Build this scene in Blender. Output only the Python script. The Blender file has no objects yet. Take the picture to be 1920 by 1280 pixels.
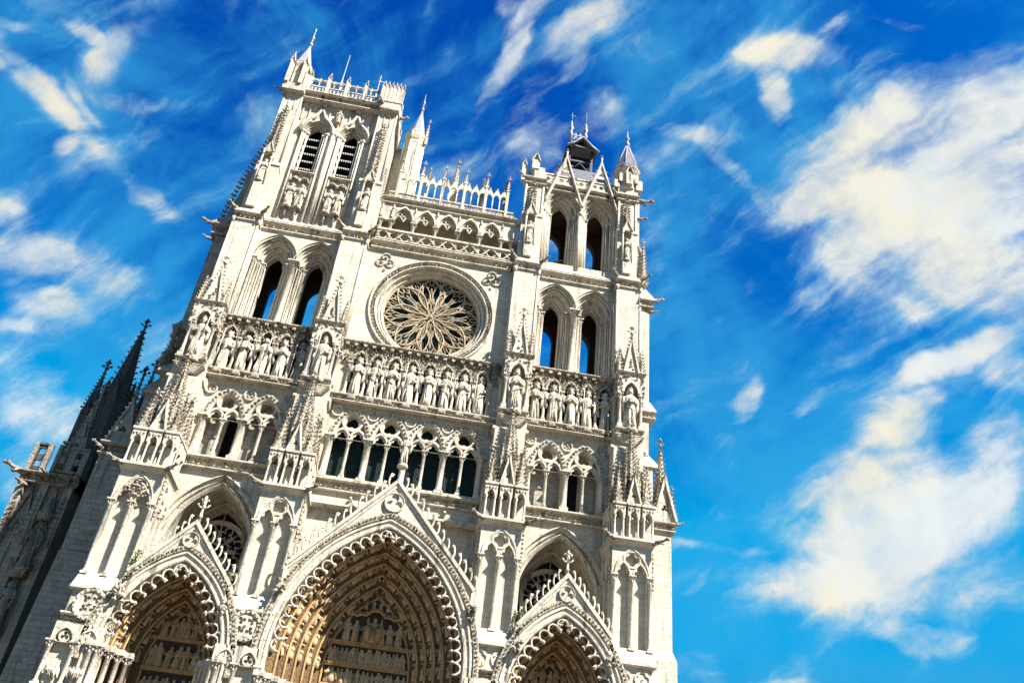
import bpy, bmesh, math, random
from mathutils import Vector, Matrix
from mathutils.geometry import tessellate_polygon
R = math.radians
PI = math.pi
random.seed(7)
sc = bpy.context.scene
COL = sc.collection

# ------------------------------------------------------------------ camera
cam_d = bpy.data.cameras.new('camera')
cam = bpy.data.objects.new('camera', cam_d)
COL.objects.link(cam)
cr = Vector((0.98244903, -0.16012527, 0.09567549))
cu = Vector((-0.16768735, -0.53351466, 0.82900124))
cw = Vector((0.08169978, 0.83049504, 0.55100194))
cam.matrix_world = Matrix(((cr.x, cu.x, -cw.x, 1.315), (cr.y, cu.y, -cw.y, -55.686), (cr.z, cu.z, -cw.z, 1.7), (0, 0, 0, 1)))
cam_d.sensor_width = 36
cam_d.lens = 1555.2757 / 1920 * 36
cam_d.clip_start = 0.5
cam_d.clip_end = 5000
sc.camera = cam
sc.view_settings.view_transform = 'Standard'
sc.view_settings.look = 'None'
sc.view_settings.exposure = 1.78
sc.view_settings.gamma = 1

# ------------------------------------------------------------------ sun
SUN = Vector((1.08, -1.0, 1.62)).normalized()
sl = bpy.data.lights.new('sun', 'SUN')
sl.energy = 5.0
sl.angle = R(0.5)
sl.color = (1.0, 0.955, 0.885)
so = bpy.data.objects.new('sun', sl)
COL.objects.link(so)
so.rotation_euler = SUN.to_track_quat('Z', 'Y').to_euler()
so.location = (60, -60, 90)

# ------------------------------------------------------------------ node helper
class NT:
    def __init__(s, nt):
        s.nt = nt
    def n(s, t, **k):
        nd = s.nt.nodes.new(t)
        for a, b in k.items():
            setattr(nd, a, b)
        return nd
    def l(s, a, b):
        s.nt.links.new(a, b)
    def _in(s, sock, v):
        if v is None:
            return
        if isinstance(v, bpy.types.NodeSocket):
            s.l(v, sock)
        else:
            sock.default_value = v
    def m(s, op, a, b=None, c=None, clamp=False):
        nd = s.n('ShaderNodeMath', operation=op, use_clamp=clamp)
        s._in(nd.inputs[0], a); s._in(nd.inputs[1], b); s._in(nd.inputs[2], c)
        return nd.outputs[0]
    def ramp(s, v, lo, hi, a=0.0, b=1.0, mode='SMOOTHSTEP'):
        nd = s.n('ShaderNodeMapRange', interpolation_type=mode)
        s._in(nd.inputs[0], v)
        for i, q in enumerate((lo, hi, a, b)):
            nd.inputs[i + 1].default_value = q
        return nd.outputs[0]
    def mix(s, f, a, b, mode='MIX'):
        nd = s.n('ShaderNodeMixRGB', blend_type=mode)
        s._in(nd.inputs[0], f)
        s._in(nd.inputs[1], a if isinstance(a, bpy.types.NodeSocket) else (*a, 1))
        s._in(nd.inputs[2], b if isinstance(b, bpy.types.NodeSocket) else (*b, 1))
        return nd.outputs[0]
    def noise(s, vec, scale, detail=4, rough=0.55, dist=0.0):
        nd = s.n('ShaderNodeTexNoise')
        s.l(vec, nd.inputs['Vector'])
        nd.inputs['Scale'].default_value = scale
        nd.inputs['Detail'].default_value = detail
        nd.inputs['Roughness'].default_value = rough
        nd.inputs['Distortion'].default_value = dist
        return nd.outputs[0]
    def mapping(s, vec, loc=(0, 0, 0), rot=(0, 0, 0), scale=(1, 1, 1), t='POINT'):
        nd = s.n('ShaderNodeMapping', vector_type=t)
        s.l(vec, nd.inputs[0])
        nd.inputs[1].default_value = loc; nd.inputs[2].default_value = rot; nd.inputs[3].default_value = scale
        return nd.outputs[0]

# ------------------------------------------------------------------ world: sky with clouds, laid out by compass direction and height
W = bpy.data.worlds.new('World')
sc.world = W
W.use_nodes = True
w = NT(W.node_tree)
W.node_tree.nodes.clear()
sky = w.n('ShaderNodeTexSky', sky_type='NISHITA')
sky.sun_disc = False
sky.sun_elevation = math.asin(SUN.z)
sky.sun_rotation = math.atan2(SUN.x, SUN.y)
sky.altitude = 30
sky.air_density = 1.0
sky.dust_density = 0.1
sky.ozone_density = 4.0
tc = w.n('ShaderNodeTexCoord')
gen = tc.outputs['Generated']
#SKYBEGIN
def pixdir(u, v):
    return (cr * (u - 960) / 1555.2757 - cu * (v - 640) / 1555.2757 + cw).normalized()
# cloud banks: where each one lies (a direction), its half length, half width, tilt and density
CLOUDS = [
    (1740, 340, 290, 185, -30, 1.25), (1560, 380, 140, 85, -25, 1.15), (1680, 230, 110, 70, -35, 1.0), (1610, 500, 105, 90, 30, 1.0), (1860, 200, 120, 110, -25, 1.1), (1800, 500, 190, 100, 10, 1.1), (1900, 560, 90, 80, 40, .9), (1700, 560, 90, 50, 30, .8), (1520, 560, 50, 40, 0, .6),
    (1530, 1090, 140, 55, -8, 1.3), (1650, 1040, 190, 120, -15, 1.3), (1610, 930, 110, 80, -50, 1.05), (1800, 960, 150, 90, -30, 1.1), (1720, 960, 165, 105, -38, 1.2), (1690, 820, 85, 95, 30, 1.0), (1720, 755, 40, 30, 0, .9), (1870, 840, 80, 75, -20, .95), (1840, 1080, 150, 95, 0, 1.0), (1580, 880, 70, 55, -60, .65), (1740, 1180, 130, 45, 12, .9),
    (1490, 100, 110, 40, 5, 1.1), (1460, 165, 85, 34, 78, 1.0), (1570, 70, 52, 24, -55, .8), (1405, 95, 45, 16, 20, .7),
    (975, 75, 150, 32, -62, 1.0), (1105, 45, 90, 42, -35, .9), (1090, 110, 60, 22, -60, .6), (960, 10, 40, 30, 0, .7),
    (1010, 250, 90, 60, 10, .55), (1120, 210, 50, 70, 30, .62), (1290, 240, 110, 24, 12, .6), (1370, 320, 110, 26, 48, .62), (1240, 290, 70, 50, 0, .45), (1420, 400, 46, 16, 60, .5),
    (60, 150, 170, 40, 42, .95), (215, 100, 75, 30, -50, .8), (190, 70, 60, 16, 30, .7), (160, 185, 70, 18, 60, .6), (290, 180, 170, 22, 10, .55), (125, 260, 50, 26, -60, .75), (30, 50, 60, 18, 10, .5),
    (70, 470, 170, 60, 12, 1.05), (90, 560, 110, 60, 30, .8), (20, 400, 60, 60, 0, .8), (285, 375, 66, 26, 50, .8), (60, 620, 90, 24, 10, .6),
    (45, 770, 130, 80, 10, .68), (20, 900, 90, 60, 0, .5),
    (1405, 745, 32, 60, 15, .85), (1530, 745, 55, 22, -30, .68), (1398, 540, 14, 34, 10, .6), (1345, 600, 50, 14, -20, .5),
    (1800, 670, 150, 34, -22, .9), (1900, 700, 60, 40, 0, .7), (1350, 1035, 140, 14, 3, .6), (1300, 1110, 60, 12, -50, .5), (1310, 1265, 80, 30, 0, .6), (1700, 55, 90, 14, 10, .5), (1880, 30, 60, 24, -20, .5), (1440, 1268, 100, 14, 0, .5),
]
n_w = w.n('ShaderNodeTexNoise'); w.l(gen, n_w.inputs['Vector'])
n_w.inputs['Scale'].default_value = 5.0; n_w.inputs['Detail'].default_value = 5; n_w.inputs['Roughness'].default_value = .6
sub = w.n('ShaderNodeVectorMath', operation='SUBTRACT'); w.l(n_w.outputs['Color'], sub.inputs[0]); sub.inputs[1].default_value = (.5, .5, .5)
scl = w.n('ShaderNodeVectorMath', operation='SCALE'); w.l(sub.outputs[0], scl.inputs[0]); scl.inputs['Scale'].default_value = .075
wd = w.n('ShaderNodeVectorMath', operation='ADD'); w.l(gen, wd.inputs[0]); w.l(scl.outputs[0], wd.inputs[1])
wdir = wd.outputs[0]
total = None
for (u, v, ra, rb, tilt, dens) in CLOUDS:
    c = pixdir(u, v)
    k = 1 / math.sqrt(1 + ((u - 960) ** 2 + (v - 640) ** 2) / 1555.2757 ** 2)
    t = R(tilt)
    e1 = (cr * math.cos(t) - cu * math.sin(t)); e1 = (e1 - c * e1.dot(c)).normalized()
    e2 = c.cross(e1).normalized()
    sa = ra / 1555.2757 * k; sb = rb / 1555.2757 * k
    q = []
    for e, s_ in ((e1, sa), (e2, sb)):
        d = w.n('ShaderNodeVectorMath', operation='DOT_PRODUCT'); w.l(wdir, d.inputs[0]); d.inputs[1].default_value = e / s_
        q.append(w.m('SUBTRACT', d.outputs['Value'], c.dot(e) / s_))
    r2 = w.m('ADD', w.m('MULTIPLY', q[0], q[0]), w.m('MULTIPLY', q[1], q[1]))
    g_ = w.m('DIVIDE', dens, w.m('MULTIPLY_ADD', w.m('MULTIPLY', r2, r2), 1.6, 1.0))
    total = g_ if total is None else w.m('SMOOTH_MAX', total, g_, .25)
# streaky cirrus texture, drawn out along one bearing
ax1 = (cr * math.cos(R(-33)) - cu * math.sin(R(-33))).normalized()
ax2 = cw.cross(ax1).normalized()
rows = []
cmb = w.n('ShaderNodeCombineXYZ')
for i, (e, s_) in enumerate(((ax1, 5.5), (ax2, 20.0), (cw, 5.5))):
    d = w.n('ShaderNodeVectorMath', operation='DOT_PRODUCT'); w.l(wdir, d.inputs[0]); d.inputs[1].default_value = e * s_
    w.l(d.outputs['Value'], cmb.inputs[i])
st = w.n('ShaderNodeTexNoise'); w.l(cmb.outputs[0], st.inputs['Vector'])
st.inputs['Scale'].default_value = 1.0; st.inputs['Detail'].default_value = 7; st.inputs['Roughness'].default_value = .58; st.inputs['Distortion'].default_value = .35
fine = w.noise(gen, 4.0, 6, .6, .6)
fine2 = w.noise(wdir, 11.0, 7, .60, .25)
dens = w.m('ADD', w.m('ADD', w.m('MULTIPLY', total, 1.08), w.m('MULTIPLY', w.m('SUBTRACT', st.outputs[0], .5), 2.3)), w.m('MULTIPLY', w.m('SUBTRACT', fine2, .5), 1.6))
mask = w.m('MULTIPLY', w.ramp(dens, .24, 1.40), .97)
veil = w.m('MULTIPLY', w.ramp(w.m('ADD', w.m('MULTIPLY', fine, .75), w.m('MULTIPLY', st.outputs[0], .35)), .45, .67), .58)
# saturated clear-sky colour from the sky model
hs = w.n('ShaderNodeHueSaturation'); w.l(sky.outputs[0], hs.inputs['Color']); hs.inputs['Saturation'].default_value = 1.35
hs.inputs['Hue'].default_value = .5
sp3 = w.n('ShaderNodeSeparateXYZ'); w.l(hs.outputs[0], sp3.inputs[0])
cb3 = w.n('ShaderNodeCombineXYZ')
w.l(w.m('MINIMUM', w.m('MULTIPLY', w.m('POWER', sp3.outputs[1], 2.4), 1.14), 2.9), cb3.inputs[1])
w.l(w.m('MINIMUM', w.m('MULTIPLY', w.m('POWER', sp3.outputs[2], 1.2), 1.21), 6.2), cb3.inputs[2])
sz_ = w.n('ShaderNodeSeparateXYZ'); w.l(gen, sz_.inputs[0])
hz = w.mix(1.0, sky.outputs[0], (.55, .50, .48), 'MULTIPLY')
blue = w.mix(w.ramp(sz_.outputs[2], .02, .26), hz, cb3.outputs[0])
pale = w.mix(w.ramp(sz_.outputs[2], .02, .26), hz, (.35, 3.3, 6.2))
base = w.mix(veil, blue, pale)
ccol = w.mix(w.ramp(fine, .42, .62), (6.6, 6.9, 7.0), (7.3, 6.8, 5.4))
ccol = w.mix(w.ramp(mask, .15, .75, .85, 0.0), ccol, (3.3, 5.9, 6.4))
ccol = w.mix(w.ramp(fine2, .38, .62, .5, 0.0), ccol, (4.9, 5.6, 6.0))
allc = w.mix(1.0, w.mix(mask, base, ccol), (.77, .775, .77), 'MULTIPLY')
#SKYEND
bgn = w.n('ShaderNodeBackground')
bgn.inputs[1].default_value = 0.05
w.l(allc, bgn.inputs[0])
wo = w.n('ShaderNodeOutputWorld')
w.l(bgn.outputs[0], wo.inputs[0])

# ------------------------------------------------------------------ materials
def new_mat(name):
    m = bpy.data.materials.new(name)
    m.use_nodes = True
    m.node_tree.nodes.clear()
    t = NT(m.node_tree)
    b = t.n('ShaderNodeBsdfPrincipled')
    o = t.n('ShaderNodeOutputMaterial')
    t.l(b.outputs[0], o.inputs[0])
    return m, t, b

def stone(name, base, stain, dark, courses=0.0, grit=0.35, dirt=0.5, carve=0.0, rough=0.9):
    k = 0.77 if name.split('_')[0] in ('limestone', 'statue', 'weathered', 'rose') else 0.9
    kk = (k * 1.01, k, k * .96)
    base, stain, dark = [tuple(x * y for x, y in zip(c_, kk)) for c_ in (base, stain, dark)]
    m, t, b = new_mat(name)
    pos = t.n('ShaderNodeNewGeometry').outputs['Position']
    sx = t.n('ShaderNodeSeparateXYZ'); t.l(pos, sx.inputs[0])
    n1 = t.noise(pos, 0.35, 5, 0.6)
    n2 = t.noise(pos, 2.2, 5, 0.65)
    n3 = t.noise(t.mapping(pos, scale=(1.9, 1.9, 0.14)), 1.3, 6, 0.62)
    n5 = t.noise(pos, 0.9, 6, 0.7, 0.6)
    n4 = t.noise(pos, 9.0, 4, 0.7)
    c = t.mix(t.ramp(n1, 0.42, 0.72), base, tuple(x * 0.86 for x in base))
    c = t.mix(t.m('MULTIPLY', t.ramp(n2, 0.5, 0.8), 0.75), c, stain)
    c = t.mix(t.m('MULTIPLY', t.ramp(n3, 0.53, 0.68), dirt), c, dark)
    c = t.mix(t.m('MULTIPLY', t.ramp(n5, 0.50, 0.64), dirt * .7), c, tuple((x + y) * .42 for x, y in zip(base, dark)))
    c = t.mix(t.m('MULTIPLY', t.ramp(n4, 0.50 - .06 * (carve > 0), 0.64 - .04 * (carve > 0)), dirt * 0.8), c, dark)
    hsum = t.m('MULTIPLY', n4, 0.5)
    hsum = t.m('ADD', hsum, t.m('MULTIPLY', n2, 0.5))
    if courses:
        cx = t.n('ShaderNodeCombineXYZ')
        t.l(t.m('ADD', sx.outputs[0], sx.outputs[1]), cx.inputs[0]); t.l(sx.outputs[2], cx.inputs[1])
        br = t.n('ShaderNodeTexBrick')
        t.l(cx.outputs[0], br.inputs['Vector'])
        br.inputs['Scale'].default_value = 1.0
        br.inputs['Brick Width'].default_value = 0.84
        br.offset_frequency = 2; br.squash = 0.7; br.squash_frequency = 3
        br.inputs['Row Height'].default_value = 0.36
        br.inputs['Mortar Size'].default_value = 0.018
        br.inputs['Mortar Smooth'].default_value = 0.3
        br.inputs['Color1'].default_value = (1, 1, 1, 1)
        br.inputs['Color2'].default_value = (0.76, 0.75, 0.72, 1)
        br.inputs['Mortar'].default_value = (0.55, 0.50, 0.44, 1)
        c = t.mix(courses, c, br.outputs[0], 'MULTIPLY')
        hsum = t.m('SUBTRACT', hsum, t.m('MULTIPLY', br.outputs[1], 0.6))
    if carve:
        vo = t.n('ShaderNodeTexVoronoi', feature='F1')
        t.l(pos, vo.inputs['Vector']); vo.inputs['Scale'].default_value = 5.0
        hsum = t.m('SUBTRACT', hsum, t.m('MULTIPLY', vo.outputs[0], carve * 4))
    bp = t.n('ShaderNodeBump')
    bp.inputs['Strength'].default_value = grit
    bp.inputs['Distance'].default_value = 0.08
    t.l(hsum, bp.inputs['Height'])
    t.l(bp.outputs[0], b.inputs['Normal'])
    t.l(c, b.inputs['Base Color'])
    b.inputs['Roughness'].default_value = rough
    b.inputs['Specular IOR Level'].default_value = 0.25
    return m

M = {}
M['wall'] = stone('limestone_ashlar', (.66, .61, .52), (.58, .46, .30), (.19, .16, .125), courses=0.65, dirt=0.5, grit=.3)
M['trim'] = stone('limestone_trim', (.65, .595, .50), (.48, .36, .21), (.085, .066, .048), dirt=0.8, grit=0.4)
M['carved'] = stone('limestone_carved', (.55, .48, .385), (.38, .27, .14), (.032, .026, .02), dirt=1.0, carve=0.3, grit=0.6)
M['statue'] = stone('statue_stone', (.60, .54, .45), (.46, .34, .19), (.07, .055, .04), dirt=0.85, grit=0.4)
M['tracery'] = stone('rose_tracery_stone', (.50, .41, .29), (.42, .31, .17), (.14, .10, .07), dirt=0.6)
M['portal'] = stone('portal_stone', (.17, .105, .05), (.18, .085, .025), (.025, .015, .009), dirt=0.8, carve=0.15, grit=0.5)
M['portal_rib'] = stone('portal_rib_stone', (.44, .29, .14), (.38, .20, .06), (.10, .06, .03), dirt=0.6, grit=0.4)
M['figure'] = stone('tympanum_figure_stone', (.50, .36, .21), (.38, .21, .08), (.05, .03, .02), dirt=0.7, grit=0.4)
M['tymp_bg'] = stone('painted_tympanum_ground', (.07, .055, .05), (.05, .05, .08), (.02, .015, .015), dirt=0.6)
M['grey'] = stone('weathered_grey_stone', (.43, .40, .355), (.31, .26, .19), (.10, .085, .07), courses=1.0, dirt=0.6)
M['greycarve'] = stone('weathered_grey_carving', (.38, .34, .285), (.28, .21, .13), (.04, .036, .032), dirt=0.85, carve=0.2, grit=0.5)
M['black'] = stone('soot_dark_stone', (.085, .085, .088), (.06, .055, .05), (.02, .02, .02), courses=0.5, dirt=0.7)  # dark weathered spires; also paints shade on niche backs and one parapet piece
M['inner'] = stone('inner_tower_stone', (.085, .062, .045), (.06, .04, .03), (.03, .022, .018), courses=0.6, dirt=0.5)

def flat(name, col, rough=0.6, metal=0.0, var=0.25, sc_=6.0):
    m, t, b = new_mat(name)
    pos = t.n('ShaderNodeNewGeometry').outputs['Position']
    n = t.noise(pos, sc_, 4, 0.6)
    c = t.mix(t.ramp(n, 0.35, 0.7), col, tuple(x * (1 - var) for x in col))
    t.l(c, b.inputs['Base Color'])
    b.inputs['Roughness'].default_value = rough
    b.inputs['Metallic'].default_value = metal
    return m
M['lead'] = flat('lead_roof', (.25, .255, .285), 0.5, 0.0, 0.3)
M['slate'] = flat('slate_roof', (.13, .13, .155), 0.4, 0.0, 0.4)
M['iron'] = flat('dark_iron', (.03, .035, .045), 0.5, 0.3)
M['wood'] = flat('old_bell_timber', (.035, .04, .055), 0.7)
M['louvre'] = flat('louvre_slates', (.02, .022, .035), 0.6)
M['louvre_edge'] = flat('louvre_lead_edge', (.36, .35, .33), 0.6)
M['leaf'] = flat('green_leaves', (.09, .13, .02), 0.7, 0, 0.5, 20)
M['pave'] = flat('paving_stone', (.10, .085, .07), 0.85, 0, 0.3, 0.7)
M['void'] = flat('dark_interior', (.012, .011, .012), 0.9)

def glassmat():
    m, t, b = new_mat('leaded_stained_glass')
    pos = t.n('ShaderNodeNewGeometry').outputs['Position']
    sx = t.n('ShaderNodeSeparateXYZ'); t.l(pos, sx.inputs[0])
    cx = t.n('ShaderNodeCombineXYZ'); t.l(sx.outputs[0], cx.inputs[0]); t.l(sx.outputs[2], cx.inputs[1])
    br = t.n('ShaderNodeTexBrick', offset=0.0); t.l(cx.outputs[0], br.inputs['Vector'])
    br.inputs['Scale'].default_value = 1.0
    br.inputs['Brick Width'].default_value = 0.34
    br.inputs['Row Height'].default_value = 0.34
    br.inputs['Mortar Size'].default_value = 0.022
    br.inputs['Color1'].default_value = (.003, .009, .009, 1)
    br.inputs['Color2'].default_value = (.005, .007, .014, 1)
    br.inputs['Mortar'].default_value = (.004, .004, .004, 1)
    n = t.noise(pos, 3.0, 3)
    c = t.mix(t.ramp(n, 0.4, 0.65), br.outputs[0], (.004, .020, .010))
    c = t.mix(t.ramp(n, 0.2, 0.42, 0.7, 0.0), c, (.015, .003, .006))
    t.l(c, b.inputs['Base Color'])
    b.inputs['Roughness'].default_value = 0.5
    b.inputs['Specular IOR Level'].default_value = 0.15
    bp = t.n('ShaderNodeBump'); bp.inputs['Strength'].default_value = 0.5; bp.inputs['Distance'].default_value = .05
    t.l(t.noise(pos, 8, 3), bp.inputs['Height']); t.l(bp.outputs[0], b.inputs['Normal'])
    return m
M['glass'] = glassmat()

# ------------------------------------------------------------------ mesh builder
class MB:
    def __init__(s, mt=None):
        s.v = []; s.f = []; s.sm = []; s.mt = mt
    def add(s, vs, fs, smooth=False):
        o = len(s.v)
        if s.mt is not None:
            vs = [tuple(s.mt @ Vector(p)) for p in vs]
        s.v.extend(vs)
        s.f.extend([tuple(i + o for i in f) for f in fs])
        s.sm.extend([smooth] * len(fs))
    def box(s, x0, x1, y0, y1, z0, z1):
        s.frust(x0, x1, y0, y1, z0, x0, x1, y0, y1, z1)
    def frust(s, x0, x1, y0, y1, z0, X0, X1, Y0, Y1, z1):
        s.add([(x0, y0, z0), (x1, y0, z0), (x1, y1, z0), (x0, y1, z0), (X0, Y0, z1), (X1, Y0, z1), (X1, Y1, z1), (X0, Y1, z1)],
              [(0, 3, 2, 1), (4, 5, 6, 7), (0, 1, 5, 4), (1, 2, 6, 5), (2, 3, 7, 6), (3, 0, 4, 7)])
    def yprism(s, poly, x0, x1):       # polygon in (y, z), extruded along x
        n = len(poly)
        s.add([(x0, p[0], p[1]) for p in poly] + [(x1, p[0], p[1]) for p in poly],
              [tuple(range(n)), tuple(range(2 * n - 1, n - 1, -1))] + [(i, (i + 1) % n, (i + 1) % n + n, i + n) for i in range(n)])
    def plate(s, outer, y0, y1, holes=()):     # outline in (x, z), extruded along y, with holes
        loops = [list(outer)] + [list(h) for h in holes]
        flat_ = [p for l in loops for p in l]
        tr = tessellate_polygon([[Vector((p[0], p[1], 0)) for p in l] for l in loops])
        N = len(flat_)
        vs = [(p[0], y0, p[1]) for p in flat_] + [(p[0], y1, p[1]) for p in flat_]
        fs = [tuple(t) for t in tr] + [tuple(i + N for i in t) for t in tr]
        o = 0
        for l in loops:
            n = len(l)
            fs += [(o + i, o + (i + 1) % n, o + (i + 1) % n + N, o + i + N) for i in range(n)]
            o += n
        s.add(vs, fs)
    def loft(s, rings, smooth=True, cap=True):
        n = len(rings[0]); vs = [p for r in rings for p in r]; fs = []
        for k in range(len(rings) - 1):
            for i in range(n):
                j = (i + 1) % n
                fs.append((k * n + i, k * n + j, (k + 1) * n + j, (k + 1) * n + i))
        if cap:
            fs.append(tuple(range(n - 1, -1, -1))); fs.append(tuple((len(rings) - 1) * n + i for i in range(n)))
        s.add(vs, fs, smooth)
    def lathe(s, cx, cy, prof, n=12, ph=0.0, smooth=True):
        s.loft([[(cx + r * math.cos(ph + 2 * PI * i / n), cy + r * math.sin(ph + 2 * PI * i / n), z) for i in range(n)] for r, z in prof], smooth)
    def tube(s, pts, rad, n=6, smooth=True):
        pts = [Vector(p) for p in pts]
        if not isinstance(rad, (list, tuple)):
            rad = [rad] * len(pts)
        rings = []
        for i, p in enumerate(pts):
            d = (pts[min(i + 1, len(pts) - 1)] - pts[max(i - 1, 0)])
            d = d.normalized() if d.length > 1e-9 else Vector((0, 0, 1))
            a = d.cross(Vector((0, 1, 0)))
            if a.length < 0.05:
                a = d.cross(Vector((1, 0, 0)))
            a.normalize(); b = d.cross(a)
            rings.append([tuple(p + (a * math.cos(2 * PI * k / n) + b * math.sin(2 * PI * k / n)) * rad[i]) for k in range(n)])
        s.loft(rings, smooth)
    def lump(s, p, r, d=None):          # a leaf lump: a stretched, slightly random octahedron
        rx, ry, rz = r if isinstance(r, (tuple, list)) else (r, r, r)
        j = lambda: random.uniform(.75, 1.25)
        x, y, z = p
        tx = random.uniform(-.5, .5) * rz; tz = random.uniform(-.4, .4) * rx
        s.add([(x + rx * j(), y, z + tz), (x - rx * j(), y, z - tz), (x, y - ry * j(), z), (x, y + ry, z), (x + tx, y, z + rz * j()), (x - tx, y, z - rz * j())],
              [(0, 4, 2), (4, 1, 2), (1, 5, 2), (5, 0, 2), (4, 0, 3), (1, 4, 3), (5, 1, 3), (0, 5, 3)])
    def build(s, name, mat, parent=None, pos=None):
        me = bpy.data.meshes.new(name)
        vs = s.v
        me.from_pydata(vs, [], s.f)
        me.polygons.foreach_set('use_smooth', s.sm)
        me.materials.append(mat)
        me.update()
        o = bpy.data.objects.new(name, me)
        COL.objects.link(o)
        if parent is not None:
            o.parent = parent
        return o

def tag(o, label=None, cat=None, group=None, kind=None):
    if label: o['label'] = label
    if cat: o['category'] = cat
    if group: o['group'] = group
    if kind: o['kind'] = kind
    return o
def empty(name, loc=(0, 0, 0), parent=None):
    o = bpy.data.objects.new(name, None)
    o.empty_display_size = 1
    COL.objects.link(o)
    o.location = loc
    if parent is not None: o.parent = parent
    return o
def dup(o, parent, dloc=(0, 0, 0), rot=None, scale=None):
    c = o.copy(); COL.objects.link(c); c.parent = parent
    c.location = Vector(o.location) + Vector(dloc)
    if rot is not None: c.rotation_euler = rot
    if scale is not None: c.scale = scale
    return c

# ------------------------------------------------------------------ gothic geometry
def arch(cx, w_, zs, za, d=0.0, n=14, leg=None):
    h = za - zs
    Rr = (w_ * w_ + h * h) / (2 * w_)
    c = Rr - w_
    Rd = max(Rr + d, 0.02)
    a1 = math.acos(max(-1, min(1, c / Rd)))
    right = [(cx - c + Rd * math.cos(a1 * i / n), zs + Rd * math.sin(a1 * i / n)) for i in range(n + 1)]
    left = [(2 * cx - x, z) for x, z in right]
    pts = left[:-1] + right[::-1]
    if leg is not None:
        pts = [(pts[0][0], leg)] + pts + [(pts[-1][0], leg)]
    return pts
def arch_pt(cx, w_, zs, za, d, t, side):     # t 0 at the springing, 1 at the apex; returns x, z, normal angle
    h = za - zs
    Rr = (w_ * w_ + h * h) / (2 * w_)
    c = Rr - w_; Rd = Rr + d
    a = math.acos(max(-1, min(1, c / Rd))) * t
    return cx + side * (-c + Rd * math.cos(a)), zs + Rd * math.sin(a), a
def arch_sweep(mb, A, prof, leg=None, closed=True, n=14, smooth=False):
    rows = [[(x, y, z) for x, z in arch(*A, d=d, n=n, leg=leg)] for d, y in prof]
    N = len(rows[0]); K = len(rows)
    vs = [p for r in rows for p in r]; fs = []
    for k in range(K if closed else K - 1):
        k2 = (k + 1) % K
        for i in range(N - 1):
            fs.append((k * N + i, k * N + i + 1, k2 * N + i + 1, k2 * N + i))
    if closed:
        fs.append(tuple(k * N for k in range(K))); fs.append(tuple(k * N + N - 1 for k in range(K - 1, -1, -1)))
    mb.add(vs, fs, smooth)
def orders(d0, y0, d1, y1, n, bead=0.0):
    P = [(d0, y0)]
    for i in range(n):
        a = d0 + (d1 - d0) * i / n; b = d0 + (d1 - d0) * (i + 1) / n
        p = y0 + (y1 - y0) * i / n; q = y0 + (y1 - y0) * (i + 1) / n
        r = abs(d1 - d0) / n * 0.28
        P += [(a, p + (q - p) * .45), (a - (a - b) * .30, p + (q - p) * .55), (a - (a - b) * .30, q - (q - p) * .02),
              (b + r * 1.2, q - (q - p) * .02), (b + r * .5, q - (q - p) * .25), (b, q - (q - p) * .12), (b, q)]
    return P
def circ(cx, cz, r, n=24, ph=0.0, ks=1.0):
    return [(cx + r * math.cos(ph + 2 * PI * i / n), cz + r * math.sin(ph + 2 * PI * i / n)) for i in range(n)]
def foil(cx, cz, r, k=4, n=8, ph=PI / 4):      # lobed outline
    lobe = r * (0.5 if k == 4 else 0.46 if k == 3 else 0.36)
    off = r - lobe
    half = PI / k
    h = off * math.sin(half)
    t = off * math.cos(half) + math.sqrt(max(lobe * lobe - h * h, 0))
    amax = math.atan2(t * math.sin(half), t * math.cos(half) - off)
    pts = []
    for j in range(k):
        c = ph + 2 * PI * j / k
        for i in range(n):
            aa = c - amax + 2 * amax * i / n
            pts.append((cx + off * math.cos(c) + lobe * math.cos(aa), cz + off * math.sin(c) + lobe * math.sin(aa)))
    return pts
def trefoil_head(cx, w_, zs, za, leg, n=10):      # a lancet outline with a cusped head
    A = arch(cx, w_, zs, za, 0, n)
    pts = [(cx - w_, leg)]
    m = len(A)
    for i, (x, z) in enumerate(A):
        u = i / (m - 1)
        k = 1 - 0.26 * max(0, math.cos((u - 0.28) * 2 * PI / 0.26)) * (abs(u - .28) < .065) - 0.26 * max(0, math.cos((u - 0.72) * 2 * PI / 0.26)) * (abs(u - .72) < .065)
        pts.append((cx + (x - cx) * k, zs + (z - zs) * (k if z > zs else 1)))
    pts.append((cx + w_, leg))
    return pts
def rect(x0, x1, z0, z1):
    return [(x0, z0), (x1, z0), (x1, z1), (x0, z1)]

def leaves(mb, x0, x1, y, z0, z1, step=0.3, size=0.11, rows=1):
    n = max(1, int(round((x1 - x0) / step)))
    for r in range(rows):
        zc = z0 + (z1 - z0) * (r + .5) / rows
        for i in range(n):
            x = x0 + (x1 - x0) * (i + .5 + random.uniform(-.2, .2)) / n
            mb.lump((x, y, zc + random.uniform(-.12, .12) * (z1 - z0)), (size * random.uniform(.7, 1.2), size * 0.9, (z1 - z0) / rows * random.uniform(.30, .5)))
def frieze(mb, lv, x0, x1, y, z0, z1, yb=None, proj=0.22, step=0.34, rows=1, ends=True):
    yb = y + 1.0 if yb is None else yb
    h = z1 - z0
    P = [(yb, z0), (y + .02, z0), (y - .07, z0 + .05 * h), (y - .07, z0 + .14 * h), (y + .24, z0 + .22 * h), (y + .24, z0 + .66 * h),
         (y - proj * .6, z0 + .78 * h), (y - proj, z0 + .84 * h), (y - proj, z0 + .94 * h), (y - proj * .5, z1), (yb, z1 + .06)]
    mb.yprism(P, x0, x1)
    leaves(lv, x0 + .05, x1 - .05, y + .05, z0 + .2 * h, z0 + .68 * h, step, 0.12, rows)
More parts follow.
